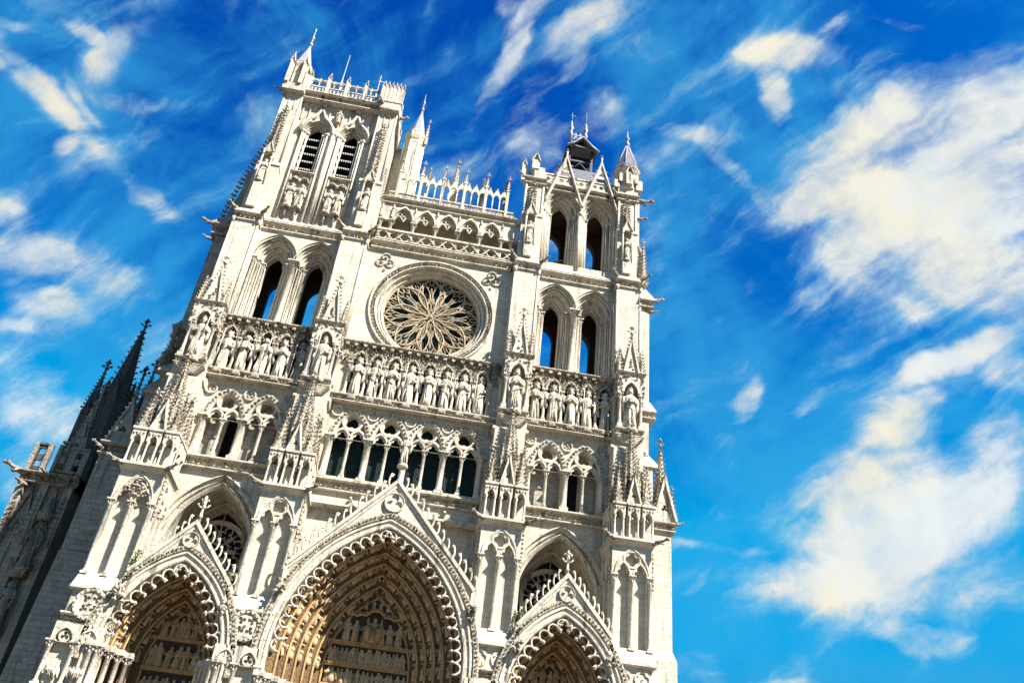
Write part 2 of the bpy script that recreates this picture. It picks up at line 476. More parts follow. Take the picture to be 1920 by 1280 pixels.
def column(mb, x, y, z0, z1, r, cap=0.35, base=0.3, n=10, leafy=True):
    zc = z1 - cap
    mb.lathe(x, y, [(r * 1.5, z0 + base * .45), (r * 1.55, z0 + base * .65), (r * 1.15, z0 + base * .85), (r, z0 + base), (r, zc), (r * 1.25, zc + .03), (r * 1.05, zc + .07), (r * 1.3, zc + cap * .5), (r * 1.85, z1 - cap * .22)], n)
    q = r * 1.65
    mb.box(x - q, x + q, y - q, y + q, z0, z0 + base * .45)
    q = r * 1.95
    mb.box(x - q, x + q, y - q, y + q, z1 - cap * .22, z1)
    if leafy:
        for k in range(8):
            a = k * PI / 4
            mb.lump((x + r * 1.55 * math.cos(a), y + r * 1.55 * math.sin(a), zc + cap * (.35 if k % 2 else .6)), (r * .42, r * .42, cap * .2))
def finial(mb, x, y, z, s, cross=True):
    mb.lathe(x, y, [(.10 * s, z - .1 * s), (.09 * s, z + .25 * s), (.2 * s, z + .3 * s), (.09 * s, z + .38 * s), (.07 * s, z + .75 * s), (.16 * s, z + .8 * s), (.1 * s, z + 1.0 * s), (.02 * s, z + 1.15 * s)], 6)
    if cross:
        for dx, dy in ((1, 0), (-1, 0), (0, 1), (0, -1)):
            mb.lump((x + dx * .3 * s, y + dy * .3 * s, z + .5 * s), (.17 * s if dx else .09 * s, .17 * s if dy else .09 * s, .13 * s))
            mb.lump((x + dx * .16 * s, y + dy * .16 * s, z + .84 * s), (.1 * s, .1 * s, .1 * s))
def spire(mb, x, y, z0, z1, r, n=8, cs=0.12, nc=8, ph=None, fin=0.8, base=True):
    ph = (PI / n) if ph is None else ph
    zt = z1 - fin * 1.0
    rt = r * 0.10
    mb.lathe(x, y, [(r * 1.05, z0 - .02), (r, z0 + .02), (rt, zt)], n, ph, False)
    for k in range(n):
        a = ph + 2 * PI * k / n
        for i in range(nc):
            t = (i + .5) / nc
            rr = r + (rt - r) * t
            z = z0 + (zt - z0) * t
            c = cs * (1 - .45 * t)
            px = x + (rr + c * .6) * math.cos(a); py = y + (rr + c * .6) * math.sin(a)
            mb.lump((px, py, z), (c * (.4 + .75 * abs(math.cos(a))), c * (.4 + .75 * abs(math.sin(a))), c * .55))
            mb.lump((px + c * .5 * math.cos(a), py + c * .5 * math.sin(a), z + c * .6), (c * .42, c * .42, c * .42))
    finial(mb, x, y, zt, fin)
def gablet(mb, cx, y0, z0, z1, hw, th=0.2, bar=0.11, nc=6, cs=0.1, hole=True, fin=0.0, panel=True):
    if panel:
        hl = []
        if hole:
            rr = min(hw * .34, (z1 - z0) * .16)
            hl = [foil(cx, z0 + (z1 - z0) * .27, rr, 3, 6, PI / 2)]
        mb.plate([(cx - hw, z0), (cx + hw, z0), (cx, z1)], y0 + th * .35, y0 + th, hl)
    L = math.hypot(hw, z1 - z0); nx = (z1 - z0) / L; nz = hw / L
    for s in (-1, 1):
        o = [(cx + s * hw, z0), (cx, z1)]
        P = [(cx + s * (hw + bar * .4), z0 - .03), (cx + s * (hw + bar * .4 - bar * 1.3 * nx), z0 - .03), (cx, z1 - bar * 1.3 / max(nz, .2)), (cx, z1 + bar * .3)]
        mb.plate(P, y0 - .03 * s - .02, y0 + th + .04)
        for i in range(nc):
            t = (i + .5) / nc
            x = cx + s * (hw * (1 - t) + cs * .7 * nx); z = z0 + (z1 - z0) * t + cs * .7 * nz
            mb.lump((x, y0 + th * .5, z), (cs * .8, th * .45, cs * .6))
            mb.lump((x + s * cs * .5, y0 + th * .5, z + cs * .45), (cs * .42, th * .3, cs * .42))
    if fin:
        finial(mb, cx, y0 + th * .5, z1, fin)
def hook(mb, p, s, size, slope):       # large curled crocket standing on a gable rake
    x, y, z = p
    nx, nz = s * math.sin(slope), math.cos(slope)
    tx, tz = -s * math.cos(slope), math.sin(slope)
    P = []
    for q, r in ((0, 0), (.30, .1), (.55, .32), (.78, .62)):
        P.append((x + size * (nx * q + tx * (r - .3)), y, z + size * (nz * q + tz * (r - .3))))
    for k in range(5):
        a = k / 4 * PI * 1.25
        cx_ = x + size * (nx * .78 + tx * .50); cz_ = z + size * (nz * .78 + tz * .50)
        rr = .17 * (1 - .1 * k)
        P.append((cx_ + size * rr * (tx * math.cos(a) + nx * math.sin(a)), y, cz_ + size * rr * (tz * math.cos(a) + nz * math.sin(a))))
    n = len(P)
    mb.tube(P, [size * (.10 - .045 * i / n) for i in range(n)], 6)
    mb.lump((P[-1][0], y, P[-1][2]), size * .11)

# ------------------------------------------------------------------ ground
g = MB(); g.box(-400, 400, -300, 500, -1, 0)
tag(g.build('ground', M['pave']), kind='structure')

CATH = tag(empty('cathedral', (0, 0, 0)), 'pale limestone gothic cathedral front with two unequal towers, rose window and three deep carved portals', 'cathedral')

# ------------------------------------------------------------------ statues
def figure_mesh(mb, h, seed, crown=True, arms=0, hold=0, slim=1.0):
    rnd = random.Random(seed)
    n = 30
    lean = rnd.uniform(-.025, .025)
    fa = [rnd.uniform(0, 2 * PI) for _ in range(4)]
    k1, k2 = rnd.choice([9, 10, 11]), rnd.choice([5, 6, 7])
    T = [(0, .128, .10, 0), (.02, .145, .11, 0), (.10, .135, .105, 1), (.25, .125, .10, 1), (.40, .118, .098, .9), (.50, .112, .092, .7), (.56, .108, .088, .3),
         (.60, .116, .09, .5), (.68, .130, .095, .5), (.75, .138, .09, .35), (.80, .128, .078, .15), (.825, .095, .06, 0), (.838, .05, .048, 0), (.86, .044, .046, 0),
         (.872, .054, .06, 0), (.895, .064, .07, 0), (.93, .068, .075, 0), (.96, .066, .07, 0), (.985, .048, .052, 0), (.995, .015, .015, 0)]
    rings = []
    for t, rx, ry, f in T:
        row = []
        ox = lean * h * math.sin(t * PI)
        for i in range(n):
            a = 2 * PI * i / n
            m = 1 + f * (.11 * math.sin(k1 * a + fa[0] + t * 2) + .07 * math.sin(k2 * a + fa[1] - t * 5))
            row.append((ox + rx * h * slim * m * math.cos(a), ry * h * m * math.sin(a), t * h))
        rings.append(row)
    mb.loft(rings, True)
    # face: nose, brow and beard on the front (-y) side
    zf = .915 * h
    mb.tube([(0, -.066 * h, zf + .02 * h), (0, -.088 * h, zf - .012 * h)], [.008 * h, .014 * h], 5)
    if rnd.random() < .7:
        mb.lump((0, -.062 * h, .868 * h), (.034 * h, .026 * h, .045 * h))
    for s in (-1, 1):       # hair
        mb.tube([(s * .05 * h, .0, .96 * h), (s * .072 * h, -.005 * h, .92 * h), (s * .074 * h, .005 * h, .87 * h)], [.02 * h, .028 * h, .016 * h], 6)
    for s in (-1, 1):       # arms with sleeves
        sh = Vector((s * .125 * h, 0, .775 * h))
        if (arms == 1 and s == 1) or (arms == 2 and s == -1):
            el = Vector((s * .175 * h, -.02 * h, .62 * h)); ha = Vector((s * .10 * h, -.13 * h, .70 * h))
        elif arms == 3:
            el = Vector((s * .165 * h, -.02 * h, .60 * h)); ha = Vector((s * .02 * h, -.135 * h, .68 * h))
        elif arms == 4 and s == 1:
            el = Vector((s * .15 * h, 0, .60 * h)); ha = Vector((s * .14 * h, -.06 * h, .47 * h))
        else:
            el = Vector((s * .165 * h, -.03 * h, .61 * h)); ha = Vector((s * .05 * h, -.135 * h, .615 * h + rnd.uniform(-.03, .03) * h))
        mb.tube([sh, (sh + el) / 2 + Vector((s * .015 * h, 0, 0)), el, (el + ha) / 2, ha], [.042 * h, .042 * h, .038 * h, .032 * h, .022 * h], 8)
        for q in range(4):
            mb.tube([ha, ha + Vector((-s * .022 * h, -.012 * h, (q - 1.5) * .011 * h))], [.008 * h, .005 * h], 4)
        mb.tube([el, el + Vector((-s * .01 * h, 0, -.13 * h)), el + Vector((-s * .03 * h, .0, -.24 * h))], [.03 * h, .036 * h, .012 * h], 6)   # hanging sleeve
    # mantle folds
    s = rnd.choice((-1, 1))
    if rnd.random() < .45:
        mb.tube([(s * .12 * h, -.05 * h, .56 * h), (s * .02 * h, -.108 * h, .47 * h), (-s * .10 * h, -.080 * h, .40 * h), (-s * .12 * h, -.06 * h, .22 * h)], [.012 * h, .015 * h, .015 * h, .008 * h], 6)
    for k in range(rnd.randint(3, 5)):
        x = rnd.uniform(-.09, .09); t1 = rnd.uniform(.3, .52)
        mb.tube([(x * h * .8, -.10 * h, t1 * h), (x * h + rnd.uniform(-.02, .02) * h, -.115 * h, t1 * .5 * h), (x * 1.15 * h, -.112 * h, .02 * h)], [.006 * h, .014 * h, .017 * h], 5)
    if hold == 1:      # sceptre
        mb.tube([(.10 * h, -.14 * h, .45 * h), (.12 * h, -.12 * h, .98 * h)], .012 * h, 6); mb.lump((.12 * h, -.12 * h, 1.0 * h), .03 * h)
    elif hold == 2:    # book
        mb.box(-.05 * h, .05 * h, -.165 * h, -.13 * h, .60 * h, .71 * h)
    elif hold == 3:    # staff on the left
        mb.tube([(-.13 * h, -.12 * h, .08 * h), (-.11 * h, -.13 * h, 1.03 * h)], .011 * h, 6)
def crown_mesh(mb, h):
    n = 12
    mb.loft([[(.064 * h * math.cos(2 * PI * i / n), .068 * h * math.sin(2 * PI * i / n), .955 * h) for i in range(n)],
             [(.078 * h * math.cos(2 * PI * i / n), .082 * h * math.sin(2 * PI * i / n), (1.035 if i % 2 else .995) * h) for i in range(n)],
             [(.05 * h * math.cos(2 * PI * i / n), .055 * h * math.sin(2 * PI * i / n), .99 * h) for i in range(n)]], False)
def statue(loc, h, seed, label, group, name='king_statue', cat='statue', crown=True, arms=0, hold=0, rz=0.0, mat='statue', slim=1.0):
    e = tag(empty(name, loc), label, cat, group)
    e.rotation_euler = (0, 0, rz)
    mb = MB(); figure_mesh(mb, h, seed, crown, arms, hold, slim); mb.build('figure', M[mat], e)
    if crown:
        c = MB(); crown_mesh(c, h); c.build('crown', M[mat], e)
    p = MB(); p.lathe(0, 0, [(.17 * h, -.10 * h), (.185 * h, -.06 * h), (.16 * h, -.03 * h), (.16 * h, .004 * h)], 8, PI / 8, False); p.build('plinth', M[mat], e)
    return e

# ------------------------------------------------------------------ bay walls
def wallpart(name, outline, y0, y1, holes=(), mat='wall', parent=None):
    mb = MB(); mb.plate(outline, y0, y1, holes)
    return mb.build(name, M[mat], parent or CATH)

def trefoil_window(parent, cx, zs=28.0, za=30.1, sill=25.0, glass=True, slot=None):
    """one two-light opening: hollow arch, two cusped lancets, an oculus, a shaft between"""
    A = (cx, 1.15, zs, za)
    wn = MB()
    arch_sweep(wn, A, [(.34, -.16), (.34, .02), (0, .02), (-.0, 0.95), (-.10, .95), (-.07, .05), (-.02, -.05), (.04, -.12)], leg=None)
    fr = wn.build('gallery_window', M['trim'], parent)
    ws = MB(); ws.box(cx - 1.15, cx + 1.15, -.05, .95, sill - .12, sill); ws.build('sill', M['trim'], fr)
    lv = MB()
    for s in (-1, 1):
        for i in range(9):
            x, z, a = arch_pt(*A, .19, (i + .4) / 9, s)
            lv.lump((x, -.16, z), (.13, .10, .13)); lv.lump((x + random.uniform(-.08, .08), -.2, z + random.uniform(-.08, .08)), .07)
    lv.build('leaf_band', M['carved'], fr)
    tr = MB()
    oz = 29.35
    tr.plate(circ(cx, oz, .72, 28), .06, .34, [foil(cx, oz, .54, 4, 8, PI / 4)])
    tr.plate(circ(cx, oz, .77, 28), -.04, .20, [circ(cx, oz, .60, 28)])
    for s in (-1, 1):
        B = (cx + s * .56, .50, 28.0, 28.72)
        arch_sweep(tr, B, [(.12, -.02), (.12, .32), (-.04, .32), (-.04, -.02)], leg=None, n=8)
        tr.plate(arch(B[0], .47, 28.0, 28.68, 0, 8), .12, .24, [[(x, z) for x, z in trefoil_head(B[0], .33, 28.03, 28.55, 28.01, 8)]])
    tr.build('tracery', M['trim'], fr)
    cm = MB(); column(cm, cx, .18, sill, 28.02, .115, .38, .42); cm.build('mullion', M['trim'], fr)
    if glass:
        gl = MB(); gl.box(cx - 1.14, cx + 1.14, .80, .86, sill, za + .1); gl.build('glass', M['glass'], fr)
    else:
        bk = MB()
        if slot is None:
            bk.box(cx - 1.16, cx + 1.16, .92, 1.1, sill - .1, za + .1)
        else:
            x0 = cx + slot * .58
            bk.plate(rect(cx - 1.16, cx + 1.16, sill - .1, za + .1), .92, 1.1, [arch(x0, .36, 28.1, 28.7, 0, 6, leg=sill + .02)])
        bk.build('niche_back', M['grey'], fr)
    return fr
def main_column(parent, x, z0, z1, r=.19, y=-.02):
    cm = MB(); column(cm, x, y, z0, z1, r, .42, .5, 12); return cm.build('column', M['trim'], parent)

def medallion(parent, x, z, r=.46, y=0.0, k=3):
    mb = MB()
    mb.plate(circ(x, z, r, 20), y - .16, y + .01, [circ(x, z, r * .80, 20)])
    mb.plate(circ(x, z, r * .84, 20), y - .05, y + .012, [foil(x, z, r * .74, k, 6, PI / 2)])
    for i in range(k):
        a = PI / 2 + 2 * PI * i / k
        mb.lump((x + r * .35 * math.cos(a), y - .05, z + r * .35 * math.sin(a)), r * .26)
    return mb.build('medallion', M['trim'], parent)

def kings_row(cx, xs, dz, parent, x0, x1):
    """ledge, dark recess, columns and the carved canopy over a row of kings"""
    zb = 30.85 + dz; zs = 34.35 + dz; zt = 36.15 + dz
    lg = MB(); lv = MB()
    frieze(lg, lv, x0, x1, -1.25, zb - .18, zb + .44, .6, .12, .26)
    row = lg.build('kings_gallery', M['trim'], parent)
    lv.build('leaf_frieze', M['carved'], row)
    bk = MB(); bk.box(x0, x1, .62, 1.0, zb, zt); bk.build('recess_back', M['black'], row)  # the niche's shade is painted in as a near-black back wall
    fl = MB(); fl.box(x0 + .01, x1 - .01, -1.0, .7, zb + .40, zb + .47); fl.build('floor', M['trim'], row)
    cp = MB()
    hs = [arch(x, .50, zs - .05, zs + .86, 0, 8, leg=None) for x in xs]
    out = [(x0, zs - .15)]
    for h in hs:
        out += [(h[0][0], zs - .15)] + h + [(h[-1][0], zs - .15)]
    out += [(x1, zs - .15), (x1, zt - .28), (x0, zt - .28)]
    cp.plate(out, -.74, .64)
    for x in xs:
        A = (x, .50, zs - .05, zs + .86)
        arch_sweep(cp, A, [(.12, -.93), (.12, -.72), (-.03, -.72), (-.03, -.93)], leg=None, n=8)
        for s in (-1, 1):
            cp.lump((x + s * .36, -.88, zs + .22), (.13, .1, .08))
    cp.yprism([(.65, zt - .28), (-.95, zt - .28), (-1.12, zt - .16), (-1.12, zt - .05), (-1.0, zt), (.65, zt)], x0, x1)
    n = int((x1 - x0) / .66)
    for i in range(n):
        x = x0 + (i + .5) * (x1 - x0) / n
        cp.box(x - .13, x + .13, -1.06, -.86, zt - .50, zt - .30)
    canopy = cp.build('canopy_band', M['carved'], row)
    ml = MB()
    allx = sorted(xs)
    for i in range(int((x1 - x0) / .19)):
        x = x0 + .1 + i * .19
        for z in (zs + .15, zs + .42, zs + .70, zs + .95, zs + 1.2):
            dmin = min(abs(x - q) for q in allx)
            if z < zs + .70 and dmin < .52 - (z - zs) * .3:
                continue
            if random.random() < .8:
                ml.lump((x + random.uniform(-.07, .07), -.86, z + random.uniform(-.07, .07)), (random.uniform(.05, .13), random.uniform(.08, .16), random.uniform(.05, .15)))
    ml.build('canopy_carving', M['carved'], row)
    if x1 - x0 > 10:
        for a_, b_ in ((x0, allx[0] - .80), (allx[-1] + .80, x1)):
            bk2 = MB(); bk2.box(a_, b_, -.62, .6, zb + .4, zt - .3); bk2.build('side_wall', M['wall'], row)
    ed = [allx[0] - .67] + [(a + b) / 2 for a, b in zip(allx, allx[1:])] + [allx[-1] + .67]
    c0 = MB(); column(c0, 0, 0, 0, zs - .1 - (zb + .44), .115, .5, .62, 10)
    first = c0.build('column', M['trim'], row); first.location = (ed[0], -.80, zb + .44)
    for x in ed[1:]:
        dup(first, row, (x - ed[0], 0, 0))
    return row

def parts_now():
    return set(o.name for o in CATH.children)
def set_forward(before, dy=-.7, dz=-.42):      # the lower storeys stand further forward than the storeys above
    for o in CATH.children:
        if o.name not in before:
            o.location = (o.location[0], o.location[1] + dy, o.location[2] + dz)
def tower_bay(sx):
    cx = 11.72 * sx
    xa, xb = (7.3, 16.1) if sx > 0 else (-16.1, -7.3)
    P = CATH
    before = parts_now()
    # ---- level A: deep relieving arch with a small rose behind
    A = (cx, 2.78, 18.5, 23.1)
    lw = wallpart('lower_wall', rect(xa, xb, 0, 24.1), 0, .9, [arch(*A, d=.62, n=16, leg=1)])
    mb = MB()
    arch_sweep(mb, A, [(.66, -.16), (.66, .05), (.60, .06), (.42, .10), (.40, .30), (.25, .34), (.24, .10), (.2, .03), (.12, .10), (.0, .25), (0, 3.1), (.30, 3.1), (.62, 3.1), (.62, .5), (.8, .3), (.8, -.0), (.74, -.1)], leg=10, n=18)
    rc = mb.build('relieving_arch', M['trim'], P)
    bw = MB()
    B = (cx, 2.25, 18.9, 22.5)
    bw.plate(rect(cx - 2.85, cx + 2.85, 10, 23.7), 3.0, 3.3, [arch(*B, d=.3, n=14, leg=12)])
    bw.build('back_wall', M['wall'], rc)
    bm = MB(); arch_sweep(bm, B, [(.5, 2.9)] + orders(.3, 3.0, 0, 3.6, 2) + [(.3, 3.9)], leg=12, closed=False); bm.build('arch_moulding', M['trim'], rc)
    rz = 19.75
    tr = MB()
    tr.plate(circ(cx, rz, 2.12, 40), 3.35, 3.65, [circ(cx, rz, 1.80, 40)])
    for k in range(8):
        a = PI / 8 + k * PI / 4
        px, pz = cx + 1.22 * math.cos(a), rz + 1.22 * math.sin(a)
        C_ = foil(px, pz, .60, 3, 6, a)
        tr.tube([(p[0], 3.42, p[1]) for p in C_ + C_[:2]], .065, 5)
        tr.tube([(cx + .5 * math.cos(a + PI / 8), 3.42, rz + .5 * math.sin(a + PI / 8)), (cx + 1.85 * math.cos(a + PI / 8), 3.42, rz + 1.85 * math.sin(a + PI / 8))], .06, 5)
    C_ = foil(cx, rz, .55, 4, 6, PI / 4)
    tr.tube([(p[0], 3.42, p[1]) for p in C_ + C_[:2]], .07, 5)
    tr.tube([(cx, 3.4, 21.8), (cx, 3.4, 22.5)], .04, 5)
    tr.build('small_rose', M['trim'], rc)
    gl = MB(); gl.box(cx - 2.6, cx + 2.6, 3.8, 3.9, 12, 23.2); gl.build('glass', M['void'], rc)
    # ---- ledge with leaf frieze under the gallery windows
    fz = MB(); lv = MB()
    frieze(fz, lv, xa + .4, xb - .4, -.28, 24.05, 24.95, .9, .2, .36, 2)
    f = fz.build('leaf_ledge', M['trim'], P); lv.build('leaf_carving', M['carved'], f)
    fz.sm
    # ---- level B: gallery windows
    hs = [arch(cx + s * 1.38, 1.15, 28.0, 30.1, .01, 12, leg=25.0) for s in (-1, 1)]
    wallpart('gallery_wall', rect(xa, xb, 24.95, 31.4), 0, .96, hs)
    for i, s in enumerate((-1, 1)):
        slot = 1 if (sx < 0 and s < 0) else (-1 if (sx > 0 and s > 0) else None)
        trefoil_window(P, cx + s * 1.38, glass=False, slot=slot)
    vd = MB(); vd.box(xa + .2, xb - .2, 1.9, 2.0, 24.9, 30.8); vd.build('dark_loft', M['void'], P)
    c0 = main_column(P, cx - 2.75, 25.0, 28.05)
    dup(c0, P, (2.75, 0, 0)); dup(c0, P, (5.5, 0, 0))
    for k in (-2.78, 0, 2.78):
        medallion(P, cx + k, 30.12 + (.1 if k else 0), .44)
    set_forward(before)
    # ---- level C: row of kings
    xs = [cx + (k - 2) * 1.36 for k in range(5)]
    kings_row(cx, xs, 0, P, cx - 3.45, cx + 3.45)
    wallpart('kings_wall', rect(xa, cx - 3.40, 30.85, 36.1), 0, .9)
    wallpart('kings_wall', rect(cx + 3.40, xb, 30.85, 36.1), 0, .9)
    # ---- level D: two tall openings
    wx = [cx - 1.68, cx + 1.68]
    D = [(x, .68, 42.7, 43.95) for x in wx]
    hs = []
    for a in D:
        hs.append(arch(*a, d=.99, n=12, leg=36.3))
    # the two outer arches meet in the middle: one hole outline per arch, kept clear of each other
    hs = [[(min(x, cx - .012) if a[0] < cx else max(x, cx + .012), z) for x, z in h] for a, h in zip(D, hs)]
    wallpart('belfry_wall', rect(xa, xb, 36.1, 45.6), 0, .5, hs)
    for a in D:
        o = MB()
        arch_sweep(o, a, [(1.14, -.12), (1.14, .05), (1.0, .05)] + orders(.99, .02, 0, 1.35, 3) + [(0, 1.9), (1.0, 1.9), (1.05, .3)], leg=None, n=12)
        op = o.build('belfry_opening', M['trim'], P)
        j = MB()
        for s in (-1, 1):
            st = orders(.99, .02, 0, 1.35, 3) + [(0, 1.9)]
            jp = [(a[0] + s * (.68 + d), y) for d, y in st]
            k = len(jp)
            j.add([(x, y, 36.1) for x, y in jp] + [(x, y, 42.75) for x, y in jp], [(i, i + 1, i + 1 + k, i + k) for i in range(k - 1)], False)
        j.build('jamb', M['trim'], op)
        sh = MB(); column(sh, 0, 0, 36.2, 42.72, .13, .42, .5)
        s0 = None
        for s in (-1, 1):
            for q in range(3):
                px, py = a[0] + s * (.68 + .99 * (1 - (q + .35) / 3)), .02 + 1.33 * (q + .35) / 3
                if abs(px - cx) < .4 and q == 0:
                    continue
                if s0 is None:
                    s0 = sh.build('jamb_shaft', M['trim'], op); s0.location = (px, py, 0)
                else:
                    c = dup(s0, op); c.location = (px, py, 0)
    cc = MB(); column(cc, cx, .12, 36.2, 42.75, .24, .5, .6, 12); cc.build('middle_column', M['trim'], P)
    for (y0, y1, z0, z1, nm) in ((5.0, 5.8, 36, 45.6, 'tower_back_wall'),):
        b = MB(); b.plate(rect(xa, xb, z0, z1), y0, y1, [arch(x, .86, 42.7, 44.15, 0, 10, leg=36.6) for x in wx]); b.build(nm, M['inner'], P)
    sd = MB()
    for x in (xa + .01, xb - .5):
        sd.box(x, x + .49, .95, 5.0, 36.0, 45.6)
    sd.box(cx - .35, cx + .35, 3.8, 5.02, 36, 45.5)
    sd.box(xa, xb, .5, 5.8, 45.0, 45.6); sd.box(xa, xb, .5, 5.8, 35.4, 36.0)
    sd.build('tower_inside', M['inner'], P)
    sd = MB()
    for x in (xa - .3, xb - .1):
        sd.box(x, x + .4, .9, 5.9, 24, 46.3)
    sd.build('tower_side_wall', M['wall'], P)
    # ---- frieze over it and the sloping sill
    fz = MB(); lv = MB()
    frieze(fz, lv, xa + .4, xb - .4, -.12, 45.5, 46.42, .9, .18, .62, 1)
    f = fz.build('flower_frieze', M['trim'], P); lv.build('flowers', M['carved'], f)
    sl_ = MB(); sl_.yprism([(-.3, 46.44), (.9, 46.44), (.9, 47.75), (.75, 47.75)], xa + .4, xb - .4); sl_.build('sloping_sill', M['trim'], P)
for sx in (-1, 1):
    tower_bay(sx)

# ------------------------------------------------------------------ centre bay
def centre_bay():
    P = CATH
    xa, xb = -7.3, 7.3
    before = parts_now()
    wallpart('lower_wall', rect(xa, xb, 0, 22.75), 0.0, 1.2, [arch(0, 5.65, 12.42, 20.62, d=-.6, n=14, leg=1)])
    mb = MB()
    mb.yprism([(.9, 22.55), (-.35, 22.55), (-.62, 22.72), (-.62, 22.86), (-.05, 23.1), (.9, 23.1)], -6.0, 6.0)
    mb.build('string_course', M['trim'], P)
    wallpart('upper_dado', rect(xa, xb, 23.1, 24.0), -.05, .9)
    dr = MB()
    for x in (-3.1, 3.4):
        dr.tube([(x, .1, 23.45), (x, -.55, 23.4)], [.13, .10], 8)
    dr.build('water_spout', M['trim'], P)
    fz = MB(); lv = MB()
    frieze(fz, lv, -5.85, 5.85, -.24, 23.85, 24.75, .9, .22, .34, 2)
    f = fz.build('leaf_ledge', M['trim'], P); lv.build('leaf_carving', M['carved'], f)
    cs = [-4.12, -1.38, 1.36, 4.1]
    hs = [arch(c, 1.15, 28.0, 30.1, .01, 12, leg=24.95) for c in cs]
    wallpart('gallery_wall', rect(xa, xb, 24.75, 31.0), 0, .96, hs)
    for c in cs:
        trefoil_window(P, c, glass=True)
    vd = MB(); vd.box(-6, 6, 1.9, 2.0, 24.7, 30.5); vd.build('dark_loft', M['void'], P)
    c0 = main_column(P, -5.50, 24.8, 28.05)
    for x in (-2.75, -.01, 2.73, 5.48):
        dup(c0, P, (x + 5.50, 0, 0))
    for x in (-5.35, -2.75, 0, 2.74, 5.35):
        medallion(P, x, 30.02, .43)
    set_forward(before)
    xs = [.06 + (k - 3.5) * 1.335 for k in range(8)]
    kings_row(0, xs, -.42, P, -6.15, 6.15)
    # rose wall
    rc = 40.15
    wallpart('rose_wall', rect(xa, xb, 34.5, 45.6), 0, 1.0, [circ(0, rc, 4.98, 64)])
    rf = MB()
    prof = [(5.12, -.02), (5.08, -.18), (4.96, -.18), (4.92, .0), (4.62, .02), (4.60, -.12), (4.52, -.12), (4.48, .12), (4.36, .28), (4.32, .18), (4.22, .2), (4.20, .45), (4.08, .62), (4.04, .5), (3.95, .55), (3.90, .85), (3.90, 1.3), (5.1, 1.3)]
    N = 72
    rf.loft([[(r * math.cos(2 * PI * i / N), y, rc + r * math.sin(2 * PI * i / N)) for i in range(N)] for r, y in prof + [prof[0]]], False, cap=False)
    rose = rf.build('rose_window', M['trim'], P)
    lv = MB()
    for i in range(92):
        a = 2 * PI * i / 92
        lv.lump((4.77 * math.cos(a), -.08, rc + 4.77 * math.sin(a)), (.13, .13, .13))
        lv.lump((4.83 * math.cos(a + .03), -.13, rc + 4.83 * math.sin(a + .03)), .06)
    lv.build('leaf_ring', M['carved'], rose)
    tr = MB()
    yt = .85
    def bar(pts, r=.055):
        tr.tube([(p[0] * math.cos(p[1]), yt + (p[2] if len(p) > 2 else 0), rc + p[0] * math.sin(p[1])) for p in pts], r, 5)
    def petal(th, r0, r1, wd, rad=.06, sk=0.0, n=14, e=1.0, y=0.0):
        for s in (-1, 1):
            L = []
            for i in range(n + 1):
                t = i / n
                bell = math.sin(PI * t ** e)
                bell = bell ** .9 if bell > 0 else 0
                r = r0 + (r1 - r0) * t
                L.append((r, th + s * wd * bell / max(r, .5) * 1.0 + sk * t, y))
            bar(L, rad)
    for k in range(8):
        th = R(7) + k * PI / 4
        petal(th, .10, 3.86, 1.12, 0.058, e=1.45, y=-.04)               # large flame lobe
        for s in (-1, 1):
            petal(th + s * R(9.5), 1.30, 3.35, .28, 0.040, sk=s * R(1), e=1.1)     # paired open mouchettes
            petal(th + s * R(6.5), .55, 1.9, .10, 0.026, e=1.1)
            petal(th + s * R(5.0), 2.95, 3.72, .13, 0.029)
            petal(th + s * R(14.0), 2.95, 3.55, .11, 0.026)
        petal(th, 1.55, 2.95, 0.07, .03)
        petal(th, 3.2, 3.86, .14, 0.029)
        tb = th + PI / 8
        petal(tb, .7, 2.35, .18, 0.033, e=1.3)
        petal(tb, 1.9, 3.0, .20, 0.033)
        petal(tb, 2.55, 3.86, .45, 0.041, e=.9)
        for s in (-1, 1):
            petal(tb + s * R(3.6), 2.9, 3.84, .12, 0.029)
            petal(tb + s * R(8.5), 3.35, 3.9, .14, 0.031)
        for s in (-1, 1):
            petal(tb + s * R(3.4), 1.0, 1.9, .06, .026)
    tr.tube([(0, .62, rc), (0, .95, rc)], [.12, .2], 12)
    tr.plate(circ(0, rc, 3.96, 64), .78, .98, [circ(0, rc, 3.80, 64)])
    tr.build('tracery', M['tracery'], rose)
    gl = MB(); gl.plate(circ(0, rc, 4.1, 40), 1.1, 1.14); gl.build('glass', M['glass'], rose)
    for sx in (-1, 1):
        mb = MB(); x, z = 4.5 * sx, 44.42
        mb.plate(foil(x, z, .86, 3, 10, PI / 2), -.10, .01, [foil(x, z, .70, 3, 10, PI / 2)])
        for i in range(3):
            a = PI / 2 + 2 * PI * i / 3
            mb.lump((x + .34 * math.cos(a), -.06, z + .34 * math.sin(a)), (.2, .12, .2))
        mb.lump((x, -.04, z - .95), (.14, .1, .2))
        mb.build('trefoil_medallion', M['carved'], P)
    # ---- frieze and interlaced balustrade
    fz = MB(); lv = MB()
    frieze(fz, lv, -6.0, 6.0, -.22, 45.55, 46.42, 1.0, .2, .58, 1)
    f = fz.build('flower_frieze', M['trim'], P); lv.build('flowers', M['carved'], f)
    bl = MB()
    zc, hh = 46.98, .47
    for ph in (0, PI):
        L = [(-5.7 + 11.4 * i / 120, -.34 + (.04 if ph else -.04), zc + hh * .86 * math.sin(ph + 6.1 * 2 * PI * i / 120)) for i in range(121)]
        bl.tube(L, .07, 5)
    for i in range(13):
        x = -5.4 + i * .93
    bl.box(-5.8, 5.8, -.46, -.2, 46.43, 46.52); bl.box(-5.8, 5.8, -.50, -.16, 47.42, 47.60)
    bal = bl.build('interlaced_balustrade', M['trim'], P)
